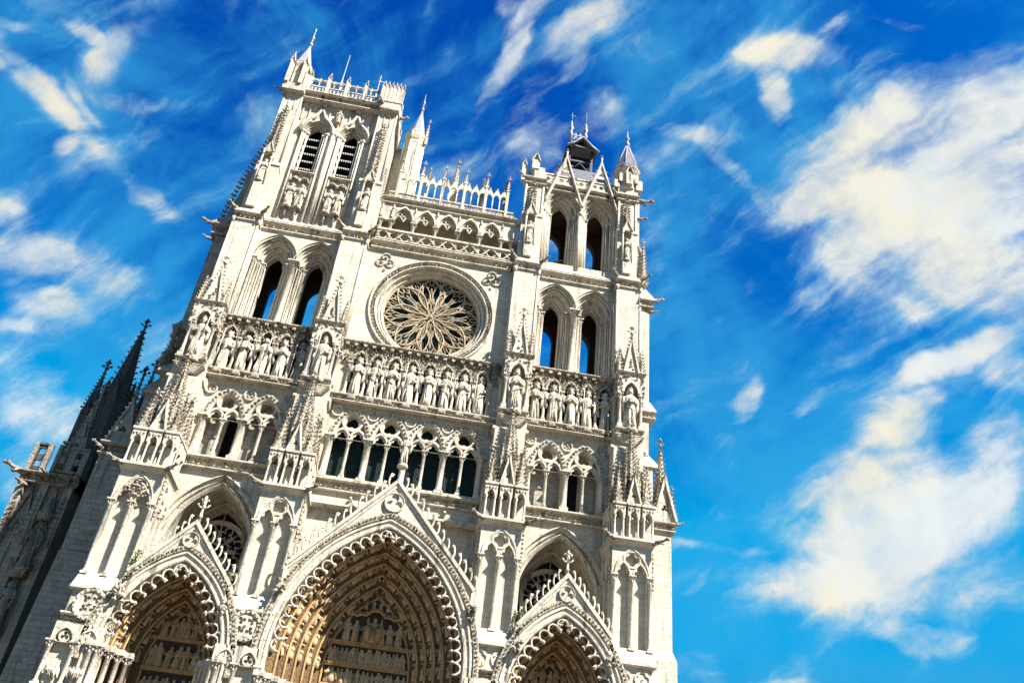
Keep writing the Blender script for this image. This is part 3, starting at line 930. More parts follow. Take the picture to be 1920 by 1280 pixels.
    fl = MB(); fl.box(-6.3, 6.3, -.1, 2.6, 46.1, 46.44); fl.box(-6.3, 6.3, .02, 6.5, 51.1, 51.48); fl.build('terrace_floor', M['wall'], P)
    # ---- arcaded gallery over it
    xs = [-4.84 + 1.935 * i for i in range(6)]
    xs = [-4.84, -2.9, -.96, .98, 2.93, 4.84]
    mids = [(a + b) / 2 for a, b in zip(xs, xs[1:])]
    ar = MB()
    zs, za = 49.15, 50.55
    out = [(-6.2, zs - .1)]
    for m_ in mids:
        A = (m_, .80, zs, za)
        ap = arch(*A, d=0, n=8)
        out += [(ap[0][0], zs - .1)] + ap + [(ap[-1][0], zs - .1)]
    out += [(6.2, zs - .1), (6.2, 50.95), (-6.2, 50.95)]
    ar.plate(out, .10, .40)
    for m_ in mids:
        A = (m_, .80, zs, za)
        arch_sweep(ar, A, [(.16, -.06), (.16, .11), (.0, .11), (0, -.06)], leg=None, n=9)
        arch_sweep(ar, A, [(0, .16), (0, .34), (-.10, .34), (-.10, .16)], leg=None, n=9)
        for s in (-1, 1):
            arch_sweep(ar, (m_ + s * .40, .30, 49.35, 49.75), [(.06, .2), (.06, .32), (-.06, .32), (-.06, .2)], leg=None, n=6)
        ar.tube([(m_ - .08, .25, 49.3), (m_, .25, 49.18), (m_ + .08, .25, 49.3)], .06, 5)
        ar.plate(circ(m_, 49.98, .27, 12), .2, .32, [circ(m_, 49.98, .17, 12)])
    for x in xs + [-5.8, 5.8]:
        ar.frust(x - .10, x + .10, -.08, .1, 49.3, x - .03, x + .03, .0, .1, 51.0)
        ar.lump((x, -.05, 50.3), (.12, .1, .16))
    gal = ar.build('royal_gallery_arcade', M['trim'], P)
    c0 = MB(); column(c0, 0, 0, 0, 2.65, .14, .38, .4, 10)
    c = c0.build('column', M['trim'], gal); c.location = (xs[0], .25, 46.44)
    for x in xs[1:] + [-5.75, 5.75]:
        dup(c, gal, (x - xs[0], 0, 0))
    bk = MB(); bk.plate(rect(-6.5, 6.5, 46, 51.1), 2.35, 3.0, [arch(-5.2 + 1.04 * i, .36, 48.7, 49.35, 0, 6, leg=46.8) for i in range(11)]); bk.box(-6.5, 6.5, 2.7, 3.1, 46, 51.1)
    bk.build('arcade_back_wall', M['wall'], gal)
    co = MB(); cl = MB()
    frieze(co, cl, -6.0, 6.0, -.02, 50.88, 51.5, 1.0, .26, .2, 1)
    o = co.build('cornice', M['trim'], P); cl.build('leaf_carving', M['carved'], o)
    # ---- open lancet screen with pinnacles
    sc_ = MB()
    rl = MB()
    rl.box(-5.6, 5.6, .22, .40, 51.5, 51.6); rl.box(-5.6, 5.6, .20, .42, 52.38, 52.50)
    for i in range(34):
        x = -5.5 + i * .333
        rl.plate(circ(x + .16, 51.99, .17, 8), .26, .36, [circ(x + .16, 51.99, .11, 8)])
        rl.box(x - .02, x + .02, .27, .35, 51.6, 52.4)
    screen = rl.build('lancet_screen', M['trim'], P)
    px = [-4.94, -3.0, -1.0, .98, 2.94, 4.9]
    for a, b in zip(px, px[1:]):
        q = (b - a) / 3
        for k in range(3):
            m_ = a + q * (k + .5)
            sc_.plate([(m_ - q / 2, 53.75), (m_ - q / 2 + .06, 53.75)] + arch(m_, q / 2 - .06, 53.8, 54.25, 0, 6) + [(m_ + q / 2 - .06, 53.75), (m_ + q / 2, 53.75), (m_ + q / 2, 54.3), (m_, 54.98), (m_ - q / 2, 54.3)], .22, .40)
            sc_.lump((m_, .31, 55.05), (.07, .07, .14)); sc_.lump((m_ - .16, .31, 54.8), .07); sc_.lump((m_ + .16, .31, 54.8), .07)
            if k:
                sc_.tube([(m_ - q / 2, .31, 51.5), (m_ - q / 2, .31, 53.8)], .055, 6)
    sc_.build('lancet_arches', M['trim'], screen)
    pm = MB()
    pm.box(-.12, .12, -.14, .14, 0, 3.5); pm.box(-.17, .17, -.18, .18, 3.4, 3.6)
    spire(pm, 0, 0, 3.55, 5.35, .17, 4, .10, 5, PI / 4, .5)
    p0 = pm.build('pinnacle', M['trim'], screen); p0.location = (px[0], .31, 51.5)
    for x in px[1:]:
        dup(p0, screen, (x - px[0], 0, 0))
    bp = MB()
    bp.box(-.30, .30, 1.0, 1.6, 51.4, 55.2); gablet(bp, 0, .95, 55.0, 56.0, .32, .2, .07, 3, .07, False)
    bp.box(-.5, .5, 1.05, 1.55, 51.4, 54.2)
    spire(bp, 0, 1.3, 55.1, 58.9, .34, 8, .12, 9, None, .6)
    bp.build('great_pinnacle', M['trim'], screen)
    for x, zt, y in ((-2.42, 56.6, .9), (2.6, 56.5, .9)):
        q = MB(); q.box(x - .16, x + .16, y - .16, y + .16, 51.4, 54.6); spire(q, x, y, 54.6, zt + .2, .2, 8, .11, 7, None, .35)
        q.build('twisted_pinnacle', M['trim'], screen)
    q = MB(); q.box(4.6, 4.95, 1.2, 1.6, 51.4, 55); spire(q, 4.78, 1.4, 55.0, 57.6, .24, 8, .11, 7, None, .4); q.build('dark_pinnacle', M['greycarve'], screen)
    # nave gable and rear balustrade behind the screen
    gb = MB(); gb.plate([(-4.5, 51.4), (4.5, 51.4), (4.5, 52.6), (2.2, 52.7), (.2, 56.5), (-1.8, 52.7), (-4.5, 52.6)], 5.0, 5.4); gb.build('nave_gable', M['wall'], P)
centre_bay()

# ------------------------------------------------------------------ great piers
def blind_panel(parent, ax, y, hw, z0, zs, za, shaft=True, mt=None, big=True):
    """front of a pier: two blind lancets with cusped heads, a quatrefoil, shafts"""
    mb = MB(mt)
    L = hw * .47
    wl = L - .13
    oz = zs + (za - zs) * .62
    hl = [trefoil_head(ax + s * L, wl, zs - .05, zs + .88, z0, 10) for s in (-1, 1)] + [foil(ax, oz, .46, 4, 8, PI / 4 if big else 0)]
    mb.plate(rect(ax - hw - .14, ax + hw + .14, z0, za + .42), y, y + .42, hl)
    arch_sweep(mb, (ax, hw - .12, zs, za), [(.10, y - .09), (.10, y + .01), (-.04, y + .01), (-.02, y - .06), (.03, y - .10)], leg=None, n=12)
    for s in (-1, 1):
        arch_sweep(mb, (ax + s * L, wl, zs - .05, zs + .88), [(.09, y - .06), (.09, y + .01), (0, y + .01), (0, y - .06)], leg=None, n=8)
    mb.plate(circ(ax, oz, .60, 20), y - .05, y + .01, [circ(ax, oz, .51, 20)])
    o = mb.build('blind_arcade', M['wall'], parent)
    if shaft:
        sh = MB(mt)
        for x in (ax - hw + .02, ax, ax + hw - .02):
            column(sh, x, y - .03, z0 - .08, zs + .05, .125, .42, .32, 10)
        sh.build('shafts', M['trim'], o)
    return o

def aedicule(mb, lv, x, y, z0, z1, hw):
    """small open colonnade bay: two pairs of colonnettes, arch, carved frieze, cornice"""
    zc = z0 + (z1 - z0) * .62
    for s in (-1, 1):
        for yy in (y, y + .62):
            mb.lathe(x + s * (hw - .12), yy, [(.12, z0), (.12, z0 + .1), (.075, z0 + .2), (.075, zc - .2), (.13, zc - .02), (.13, zc)], 8)
    A = (x, hw - .17, zc, zc + .42)
    ap = arch(*A, n=7)
    mb.plate([(x - hw, zc)] + ap + [(x + hw, zc), (x + hw, z1 - .1), (x - hw, z1 - .1)], y - .12, y + .74)
    mb.box(x - hw - .05, x + hw + .05, y - .20, y + .78, z1 - .16, z1)
    mb.box(x - hw + .1, x + hw - .1, y + .5, y + .74, z0, zc)
    for i in range(4):
        lv.lump((x + (i - 1.5) * hw * .48, y - .13, z1 - .42), (hw * .2, .08, .16))
    mb.lump((x - hw + .1, y - .1, z0 + .02), (.1, .1, .08)); mb.lump((x + hw - .1, y - .1, z0 + .02), (.1, .1, .08))

def gargoyle(p, d, L, parent, mat='carved'):
    mb = MB()
    p = Vector(p); d = Vector(d).normalized()
    side = d.cross(Vector((0, 0, 1))).normalized()
    up = Vector((0, 0, 1))
    mb.tube([p - d * .3, p + d * L * .35 + up * .02, p + d * L * .65 + up * .08 * L, p + d * L * .82 + up * .14 * L], [.17 * L + .03, .15 * L, .09 * L, .10 * L], 7)
    h = p + d * L * .9 + up * .13 * L
    mb.tube([p + d * L * .78 + up * .15 * L, h, p + d * L * 1.08 + up * .10 * L], [.12 * L, .11 * L, .05 * L], 7)
    mb.tube([p + d * L * .85 + up * .06 * L, p + d * L * 1.05 + up * .0 * L], [.05 * L, .03 * L], 5)
    for s in (-1, 1):
        mb.tube([h + side * s * .06 * L + up * .06 * L, h + side * s * .12 * L + up * .17 * L - d * .05 * L], [.045 * L, .01 * L], 4)
        mb.tube([p + d * L * .3 + side * s * .10 * L, p + d * L * .45 + side * s * .14 * L - up * .16 * L, p + d * L * .6 + side * s * .12 * L - up * .10 * L], [.06 * L, .045 * L, .03 * L], 5)
    return mb.build('gargoyle', M[mat], parent)

def pier(ax, kx, low):
    P = CATH
    s_in = 1 if ax < 0 else -1
    # lower block under the portal ledge
    core = MB()
    core.box(ax - 1.32, ax + 1.32, -4.1, .5, 0, 12.0)
    core.box(ax - 1.25, ax + 1.25, -4.12, .5, 12.6, 13.85)
    core.yprism([(.5, 13.85), (-4.22, 13.85), (-4.42, 13.95), (-4.42, 14.08), (-4.30, 14.12), (-3.62, 15.05), (.5, 15.05)], ax - 1.42, ax + 1.42)
    core.box(ax - 1.30, ax + 1.30, -3.22, .5, 15.0, 21.9)
    core.frust(ax - 1.4, ax + 1.4, -3.5, .5, 21.6, ax - 1.58, ax + 1.58, -4.0, .5, 21.98)
    core.box(ax - 1.62, ax + 1.62, -4.05, .5, 21.98, 22.14)
    core.box(ax - 1.12, ax + 1.12, -2.2, .5, 22.1, 29.6)
    kc = (ax + kx) / 2
    core.yprism([(.5, 29.45), (-1.75, 29.45), (-2.05, 29.62), (-2.05, 29.76), (-1.55, 30.1), (.5, 30.1)], kc - 1.32, kc + 1.32)
    core.box(kx - 1.15, kx + 1.15, -1.6, .5, 30.0, 30.9)
    core.box(kx - 1.24, kx + 1.24, -.95, .5, 30.8, 34.1)
    core.yprism([(.5, 34.0), (-.95, 34.0), (-1.12, 34.1), (-1.12, 34.2), (-.85, 34.5), (.5, 34.5)], kx - 1.36, kx + 1.36)
    core.box(kx - 1.0, kx + 1.0, -.9, .5, 34.4, 45.6)
    pr = core.build('pier', M['wall'], P)
    ed = MB()
    for s in (-1, 1):
        ed.tube([(kx + s * 1.0, -.9, 34.5), (kx + s * 1.0, -.9, 45.2)], .09, 8)
        ed.lathe(kx + s * 1.0, -.9, [(.09, 45.0), (.16, 45.3), (.2, 45.55)], 8)
        ed.tube([(kx + s * 1.0, -.05, 36), (kx + s * 1.0, -.05, 45.5)], .11, 8)
    ed.build('corner_rolls', M['trim'], pr)
    # carved ledge frieze
    fz = MB(); lv = MB()
    frieze(fz, lv, ax - 1.42, ax + 1.42, -4.16, 11.95, 12.6, .4, .2, .24)
    # corner crockets
    for s in (-1, 1):
        for i in range(9):
            lv.lump((ax + s * 1.46, -3.4, 19.0 + i * .3), (.11, .13, .13))
        for i in range(6):
            lv.lump((ax + s * 1.34, -2.9 + i * .5, 21.5), (.14, .14, .16))
    f = fz.build('leaf_ledge', M['trim'], pr); lv.build('leaf_carving', M['carved'], f)
    if ax < -10:
        fo = MB()
        for i in range(46):
            a = random.uniform(0, PI); r = random.uniform(.1, .95)
            fo.lump((ax + r * math.cos(a), -3.66, 20.0 + r * 1.2 * math.sin(a)), (random.uniform(.08, .16), .13, random.uniform(.08, .16)))
        fo.build('leaf_tympanum', M['carved'], pr)
    pn = blind_panel(pr, ax, -3.6, 1.22, 15.0, 19.62, 21.45, True, None, low != 'q')
    for s in (-1, 1):           # side faces get a blind lancet too
        Mx = Matrix.Translation((ax + s * 1.38, -2.1, 0)) @ Matrix.Rotation(s * PI / 2, 4, 'Z')
        mb = MB(Mx)
        mb.plate(rect(-1.12, 1.35, 15.0, 21.7), -.06, .1, [trefoil_head(-.3, .42, 19.4, 20.5, 15.3), foil(-.3, 21.05, .3, 4, 6, 0), trefoil_head(.75, .42, 19.4, 20.5, 15.3)])
        for xx in (-.85, .22):
            column(mb, xx, -.1, 15.0, 19.5, .09, .36, .3, 8)
        mb.build('side_arcade', M['wall'], pr)
    # medallion or quatrefoils on the lower block
    md = MB()
    if low == 'm':
        md.plate(circ(ax, 13.12, .90, 28), -4.42, -4.1, [circ(ax, 13.12, .72, 28)])
        md.plate(circ(ax, 13.12, .70, 28), -4.34, -4.2, [foil(ax + .40 * math.cos(k * PI / 2 + .8), 13.12 + .40 * math.sin(k * PI / 2 + .8), .245, 3, 6, k * PI / 2 + .8) for k in range(4)])
        for k in range(18):
            a = k * PI / 9
            md.lump((ax + .81 * math.cos(a), -4.44, 13.12 + .81 * math.sin(a)), (.07, .07, .07))
        md.lump((ax, -4.36, 13.12), .14)
    else:
        for s in (-1, 1):
            md.plate(circ(ax + s * .6, 13.2, .5, 20), -4.2, -4.11, [foil(ax + s * .6, 13.2, .42, 4, 8, 0)])
            md.lump((ax + s * .6, -4.13, 13.2), .1)
    md.build('medallion', M['trim'], pr)
    dk = MB()
    # small arches and columns under the ledge
    lo = MB()
    for s in (-1, 1):
        x = ax + s * .66
        lo.plate(rect(ax - 1.35 if s < 0 else ax + .005, ax - .005 if s < 0 else ax + 1.35, 10.9, 11.93), -4.45, -4.05, [arch(x, .50, 11.0, 11.72, 0, 8, leg=10.92)])
        arch_sweep(lo, (x, .52, 11.0, 11.72), [(.06, -4.5), (.06, -4.44), (-.05, -4.44), (-.05, -4.5)], leg=None, n=8)
        lo.plate(circ(x, 11.25, .34, 12), -4.4, -4.2, [foil(x, 11.25, .26, 3, 5, PI / 2)])
    for x in (ax - 1.28, ax, ax + 1.28):
        column(lo, x, -4.35, 8.6, 11.0, .13, .4, .3, 8)
    for s in (-1, 1):
        for i in range(12):
            a = i * PI / 6
            lo.lump((ax + s * .66 + .3 * math.cos(a), -4.45 + .2 * math.sin(a), 9.4), (.14, .14, .3))
    lo.build('niche_heads', M['trim'], pr)
    # platform with aedicules and spires
    ae = MB(); lv = MB()
    for x in (-1.02, 0, 1.02):
        aedicule(ae, lv, ax + x, -3.82, 22.15, 24.6, .42)
    for s in (-1, 1):
        aedicule(ae, lv, ax + s * 1.12, -2.75, 22.15, 24.6, .36)
        aedicule(ae, lv, ax + s * 1.12, -1.75, 22.15, 24.6, .36)
    co = ae.build('colonnade', M['trim'], pr); lv.build('leaf_carving', M['carved'], co)
    for s in (-1, 1):
        q = MB(); spire(q, ax + s * 1.02, -3.5, 24.6, 27.75, .40, 4, .14, 8, PI / 4, .55)
        q.build('pinnacle', M['carved'], pr)
        q = MB(); spire(q, ax + s * 1.15, -2.35, 24.6, 28.1, .36, 4, .13, 8, PI / 4, .55); q.build('pinnacle', M['carved'], pr)
        q = MB(); spire(q, ax + s * 1.15, -1.35, 24.6, 27.2, .33, 4, .12, 7, PI / 4, .5); q.build('pinnacle', M['carved'], pr)
    q = MB(); gablet(q, ax, -3.95, 24.62, 26.9, .5, .5, .09, 6, .10, True, .5); q.build('gablet', M['trim'], pr)
    q = MB(); q.box(ax - .5, ax + .5, -3.3, -2.2, 24.5, 25.6)
    for s in (-1, 1):
        q.box(ax + s * .45 - .12, ax + s * .45 + .12, -3.5, -3.1, 24.6, 26.6); spire(q, ax + s * .45, -3.3, 26.6, 28.4, .15, 4, .09, 5, PI / 4, .3)
    spire(q, ax + (kx - ax) * .3, -2.75, 25.5, 31.35, .72, 8, .15, 18, None, .7)
    q.build('great_spire', M['carved'], pr)
    # king level niche
    st = MB(); lv = MB()
    frieze(st, lv, kx - 1.12, kx + 1.12, -2.1, 30.72, 31.35, -.8, .12, .28)
    st.frust(kx - .5, kx + .5, -2.0, -1.2, 30.2, kx - 1.0, kx + 1.0, -2.15, -.9, 30.75)
    zs = 34.35
    ho = arch(kx, .58, zs, zs + .95, 0, 9)
    st.plate([(kx - 1.05, zs - .1)] + [(ho[0][0], zs - .1)] + ho + [(ho[-1][0], zs - .1), (kx + 1.05, zs - .1), (kx + 1.05, 36.05), (kx - 1.05, 36.05)], -2.2, -.9)
    arch_sweep(st, (kx, .58, zs, zs + .95), [(.16, -2.32), (.16, -2.18), (-.04, -2.18), (-.04, -2.32)], leg=None, n=9)
    st.frust(kx - 1.08, kx + 1.08, -2.25, -.9, 36.0, kx - 1.2, kx + 1.2, -2.42, -.9, 36.14)
    for s in (-1, 1):
        column(st, kx + s * .82, -2.02, 31.35, 34.3, .12, .5, .6, 8)
        column(st, kx + s * 1.05, -1.15, 31.35, 34.3, .12, .5, .6, 8)
    nc = st.build('king_niche', M['trim'], pr)
    for i in range(70):
        x = kx + random.uniform(-1.05, 1.05); z = random.uniform(34.5, 36.0)
        if abs(x - kx) < .62 and z < 35.45: continue
        lv.lump((x, -2.24, z), (random.uniform(.05, .13), .1, random.uniform(.06, .15)))
    for i in range(26):
        for s in (-1, 1):
            lv.lump((kx + s * 1.07, random.uniform(-2.1, -1.0), random.uniform(34.5, 36.0)), .11)
    lv.build('niche_carving', M['carved'], nc)
    cp = MB()
    gablet(cp, kx, -2.3, 36.14, 39.6, .62, .3, .1, 10, .13, False, 1.0, True)
    for s in (-1, 1):
        Mx = Matrix.Translation((kx + s * .86, -1.55, 0)) @ Matrix.Rotation(s * PI / 2, 4, 'Z')
        c2 = MB(Mx); gablet(c2, 0, -.1, 36.14, 38.6, .52, .25, .09, 9, .12, False, 0); c2.build('side_gablet', M['trim'], pr)
        spire(cp, kx + s * .92, -2.1, 36.14, 38.5, .17, 4, .12, 7, PI / 4, .3)
    cp.frust(kx - .62, kx + .62, -2.1, -.95, 36.14, kx - .06, kx + .06, -1.6, -1.4, 39.5)
    lm = MB()
    for i in range(5):
        lm.lump((kx + random.uniform(-.2, .2), -2.22, 36.5 + i * .22), (.14, .1, .12))
    cpo = cp.build('niche_canopy', M['trim'], pr); lm.build('leaf_carving', M['carved'], cpo)
    # head of the tower shaft
    h = MB(); lv = MB()
    frieze(h, lv, kx - 1.12, kx + 1.12, -.98, 45.35, 46.25, .3, .22, .36, 1)
    h.frust(kx - 1.2, kx + 1.2, -1.15, .3, 46.25, kx - .55, kx + .55, -.72, .3, 46.95)
    for s in (-1, 1):
        for i in range(4):
            lv.lump((kx + s * 1.13, -.7 + i * .35, 45.8), (.1, .13, .2))
    ho = h.build('pier_head', M['trim'], pr); lv.build('leaf_carving', M['carved'], ho)
    for s in (-1, 1):
        gargoyle((kx + s * 1.08, -1.05, 46.4), (s * .75, -1, .05), .95, pr)
        gargoyle((ax + s * 1.55, -4.0, 22.02), (s * .9, -.9, .05), .9, pr, 'greycarve')
for ax, kx, low in ((-16.05, -16.22, 'm'), (-7.2, -7.3, 'm'), (7.2, 7.3, 'q'), (16.05, 16.15, 'q')):
    pier(ax, kx, low)

# ------------------------------------------------------------------ portals
def small_figure(seed, h=1.0, seated=False, wings=False, canopy=False):
    """relief figure about 1 unit tall, foot at the origin, facing -y"""
    mb = MB()
    rnd = random.Random(seed)
    T = [(0, .17, .12), (.05, .20, .14), (.25, .18, .13), (.45, .15, .11), (.55, .17, .12), (.72, .19, .12), (.80, .12, .09), (.83, .06, .06), (.86, .085, .09), (.92, .09, .10), (.98, .06, .06), (1.0, .01, .01)]
    if seated:
        T[1] = (.05, .22, .24); T[2] = (.25, .21, .26); T[3] = (.42, .19, .20)
    n = 12; ph = rnd.uniform(0, 3)
    mb.loft([[(rx * h * (1 + (.10 * math.sin(5 * 2 * PI * i / n + ph) if t < .6 else 0)) * math.cos(2 * PI * i / n), ry * h * math.sin(2 * PI * i / n), t * h) for i in range(n)] for t, rx, ry in T], True)
    for s in (-1, 1):
        mb.tube([(s * .17 * h, 0, .72 * h), (s * .2 * h, -.05 * h, .55 * h), (s * rnd.uniform(.02, .12) * h, -.17 * h, (.58 + rnd.uniform(-.08, .1)) * h)], [.05 * h, .045 * h, .03 * h], 5)
        if wings:
            mb.tube([(s * .14 * h, .08 * h, .70 * h), (s * .30 * h, .08 * h, .72 * h), (s * .28 * h, .08 * h, .30 * h)], [.05 * h, .08 * h, .03 * h], 5)
    if canopy:
        mb.lathe(0, .02, [(.12, 1.02), (.24, 1.06), (.27, 1.12), (.2, 1.16), (.1, 1.2)], 6)
        for k in (-1, 0, 1): mb.lump((k * .16, -.2, 1.05), (.07, .06, .08))
    mb.tube([(rnd.uniform(-.1, .1) * h, -.12 * h, .5 * h), (rnd.uniform(-.1, .1) * h, -.17 * h, .1 * h)], [.03 * h, .03 * h], 5)
    return mb

def portal(cx, w_, zs, za, dlast, yf, n_ord, gap, gz, gfoot, ghw, n_hook, n_cusp, hsz, fin_z, name):
    P = CATH
    A = (cx, w_, zs, za)
    # archivolts: ribs and hollows stepping back to the tympanum
    prof = [(.0, yf)]
    od = MB(); rb = MB()
    ov = []
    for i in range(n_ord):
        d0 = dlast * i / n_ord; d1 = dlast * (i + 1) / n_ord
        y0 = yf + .55 + (-.1 - yf - .55) * i / n_ord; y1 = yf + .55 + (-.1 - yf - .55) * (i + 1) / n_ord
        ov.append((d0, y0, d1, y1))
        prof += [(d0 + .02, y0), (d0 * .75 + d1 * .25 + .10, y0 * .55 + y1 * .45), (d0 * .3 + d1 * .7 + .10, y0 * .15 + y1 * .85)]
        rr = abs(d1 - d0) * .17
        arch_sweep(rb, A, [(d1 + rr * math.cos(a), y1 + rr * 1.2 * math.sin(a)) for a in [k * PI / 3 for k in range(6)]], leg=8, n=18, smooth=True)
    prof += [(dlast + .05, -.1), (dlast + .05, .1), (.55, .1), (.62, yf + 1.2)]
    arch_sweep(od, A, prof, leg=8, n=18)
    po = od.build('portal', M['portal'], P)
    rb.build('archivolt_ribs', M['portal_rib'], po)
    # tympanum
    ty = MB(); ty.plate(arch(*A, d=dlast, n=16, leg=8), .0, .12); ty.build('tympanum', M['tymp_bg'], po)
    # front frame, gable
    fm = MB()
    arch_sweep(fm, A, [(0, yf), (-.02, yf + .6), (.5, yf + .62), (.62, yf + .5), (.62, yf + .02), (.52, yf - .02), (.50, yf - .10), (.42, yf - .10), (.40, yf), (.20, yf + .02), (.16, yf - .06), (.06, yf - .05)], leg=8, n=20)
    fm.build('arch_frame', M['trim'], po)
    lv = MB()
    arch_sweep(lv, A, [(.62, yf - .03), (.62, yf + .4), (.98, yf + .4), (.98, yf - .03), (.94, yf - .10), (.66, yf - .10)], leg=gfoot - 5, n=20)
    N = int((w_ + za - zs) * 3.4)
    for s in (-1, 1):
        for i in range(N):
            x, z, a = arch_pt(*A, .80, (i + .5) / N, s)
            lv.lump((x, yf - .10, z), (.11, .09, .11))
            lv.lump((x + .05, yf - .15, z + .05), .06)
    lv.build('leaf_band', M['carved'], po)
    gb = MB()
    oa = arch(*A, d=.9, n=18)
    outer = [(cx - ghw, gfoot), (cx, gz), (cx + ghw, gfoot)]
    low = gfoot - 1.3
    in_l = [p for p in oa if p[1] > low]
    poly = [(cx - ghw, low), (cx - ghw, gfoot), (cx, gz), (cx + ghw, gfoot), (cx + ghw, low)] + in_l[::-1]
    tz = gz - (gz - za) * .46
    tr_ = (gz - za) * .21
    gb.plate(poly, yf + .02, yf + .75, [])
    gb.build('gable', M['wall'], po)
    tf = MB()
    tf.plate(circ(cx, tz, tr_, 28), yf - .16, yf + .03, [circ(cx, tz, tr_ * .93, 28)])
    tf.plate(circ(cx, tz, tr_ * .95, 28), yf - .11, yf + .03, [foil(cx, tz, tr_ * .86, 3, 10, PI / 2)])
    tf.build('trefoil', M['trim'], po)
    tb = MB(); tb.plate(foil(cx, tz, tr_ * .8, 3, 10, PI / 2), yf + .016, yf + .024); tb.build('trefoil_ground', M['wall'], po)
    rk = MB()
    sl_ = math.atan2(gz - gfoot, ghw)
    for s in (-1, 1):
        nx, nz = s * math.sin(sl_), math.cos(sl_)
        a = Vector((cx + s * ghw, 0, gfoot)); b = Vector((cx, 0, gz))
        for (o0, o1, ya, yb) in ((-.05, .16, yf - .16, yf + .8), (-.24, -.06, yf - .06, yf + .1)):
            pa = [(a.x + nx * o0, a.z + nz * o0), (b.x, b.z + o0 / nz), (b.x, b.z + o1 / nz), (a.x + nx * o1, a.z + nz * o1)]
            rk.plate(pa, ya - .004 * s, yb)
        rk.box(cx + s * ghw - .11, cx + s * ghw + .11, yf - .1, yf + .8, low, gfoot + .1)
    rk.build('gable_coping', M['trim'], po)
    for s in (-1, 1):
        for i in range(n_hook):
            t = (i + .45) / n_hook
            x = cx + s * ghw * (1 - t) + s * math.sin(sl_) * .15; z = gfoot + (gz - gfoot) * t + math.cos(sl_) * .15
            h = MB(); hook(h, (x, yf + .3 + random.uniform(-.04, .04), z), s, hsz * random.uniform(.84, 1.08), sl_ + random.uniform(-.08, .08)); h.build('crocket', M['trim'], po)
        br = MB()
        br.tube([(cx + s * ghw, yf + .1, low - .1), (cx + s * ghw, yf - .35, low - .05)], [.28, .22], 7)
        for k in range(10):
            br.lump((cx + s * ghw + random.uniform(-.28, .28), yf - .3 + random.uniform(-.2, .2), low + random.uniform(-.45, .35)), (.16, .16, .18))
        br.build('carved_bracket', M['carved'], po)
    if fin_z:
        f = MB()
        y = yf + .3
        f.lathe(cx, y, [(.13, gz - .3), (.09, gz + .5), (.16, gz + .56), (.09, gz + .62), (.075, fin_z - .9), (.12, fin_z - .45), (.07, fin_z - .3), (.10, fin_z - .12), (.03, fin_z)], 6)
        for dx, dy in ((1, 0), (-1, 0), (0, 1), (0, -1)):
            f.tube([(cx, y, fin_z - .85), (cx + dx * .26, y + dy * .26, fin_z - .74), (cx + dx * .33, y + dy * .33, fin_z - .62)], [.06, .05, .06], 5)
            f.lump((cx + dx * .33, y + dy * .33, fin_z - .62), .09)
            f.lump((cx + dx * .2, y + dy * .2, fin_z - .3), .1)
        f.build('cross_finial', M['trim'], po)
    # hanging cusp fringe
    cf = MB()
    for s in (-1, 1):
        for i in range(n_cusp):
            t0, t1 = i / n_cusp, (i + 1) / n_cusp
            x0, z0, a0 = arch_pt(*A, -.04, t0, s); x1, z1, a1 = arch_pt(*A, -.04, t1, s)
            cxm, czm = (x0 + x1) / 2, (z0 + z1) / 2
            L = math.hypot(x1 - x0, z1 - z0)
            ux, uz = (x1 - x0) / L, (z1 - z0) / L
            nx, nz = -s * uz, s * ux       # pointing inwards
            if nx * (cx - cxm) + nz * (zs - czm) < 0: nx, nz = -nx, -nz
            P_ = []
            for k in range(9):
                q = PI * k / 8
                P_.append((cxm - ux * L * .5 * math.cos(q) + nx * (L * .72 - L * .66 * math.sin(q)), yf + .12, czm - uz * L * .5 * math.cos(q) + nz * (L * .72 - L * .66 * math.sin(q))))
            cf.tube(P_, .060 * L / .7 + .01, 5)
            e = P_[-1]
            cf.lump((e[0] + nx * .1, e[1], e[2] + nz * .1), (.15 * L / .7, .14, .15 * L / .7))
            cf.lump((e[0] + nx * .02 + .1, e[1], e[2] + nz * .02), (.1, .08, .07)); cf.lump((e[0] + nx * .02 - .1, e[1], e[2] + nz * .02), (.1, .08, .07))
    cf.build('cusp_fringe', M['trim'], po)
    return po, A, ov

po_c, A_c, ov_c = portal(0, 5.65, 12.0, 20.2, -2.95, -4.35, 6, 1, 23.3, 16.95, 5.75, 14, 15, .74, 0, 'central')
po_l, A_l, ov_l = portal(-11.65, 3.35, 11.0, 16.3, -1.75, -4.35, 4, 1, 18.65, 15.2, 2.95, 9, 9, .66, 20.6, 'north')
po_r, A_r, ov_r = portal(11.65, 3.35, 11.0, 16.3, -1.75, -4.35, 4, 1, 18.75, 15.3, 2.95, 9, 9, .66, 20.6, 'south')

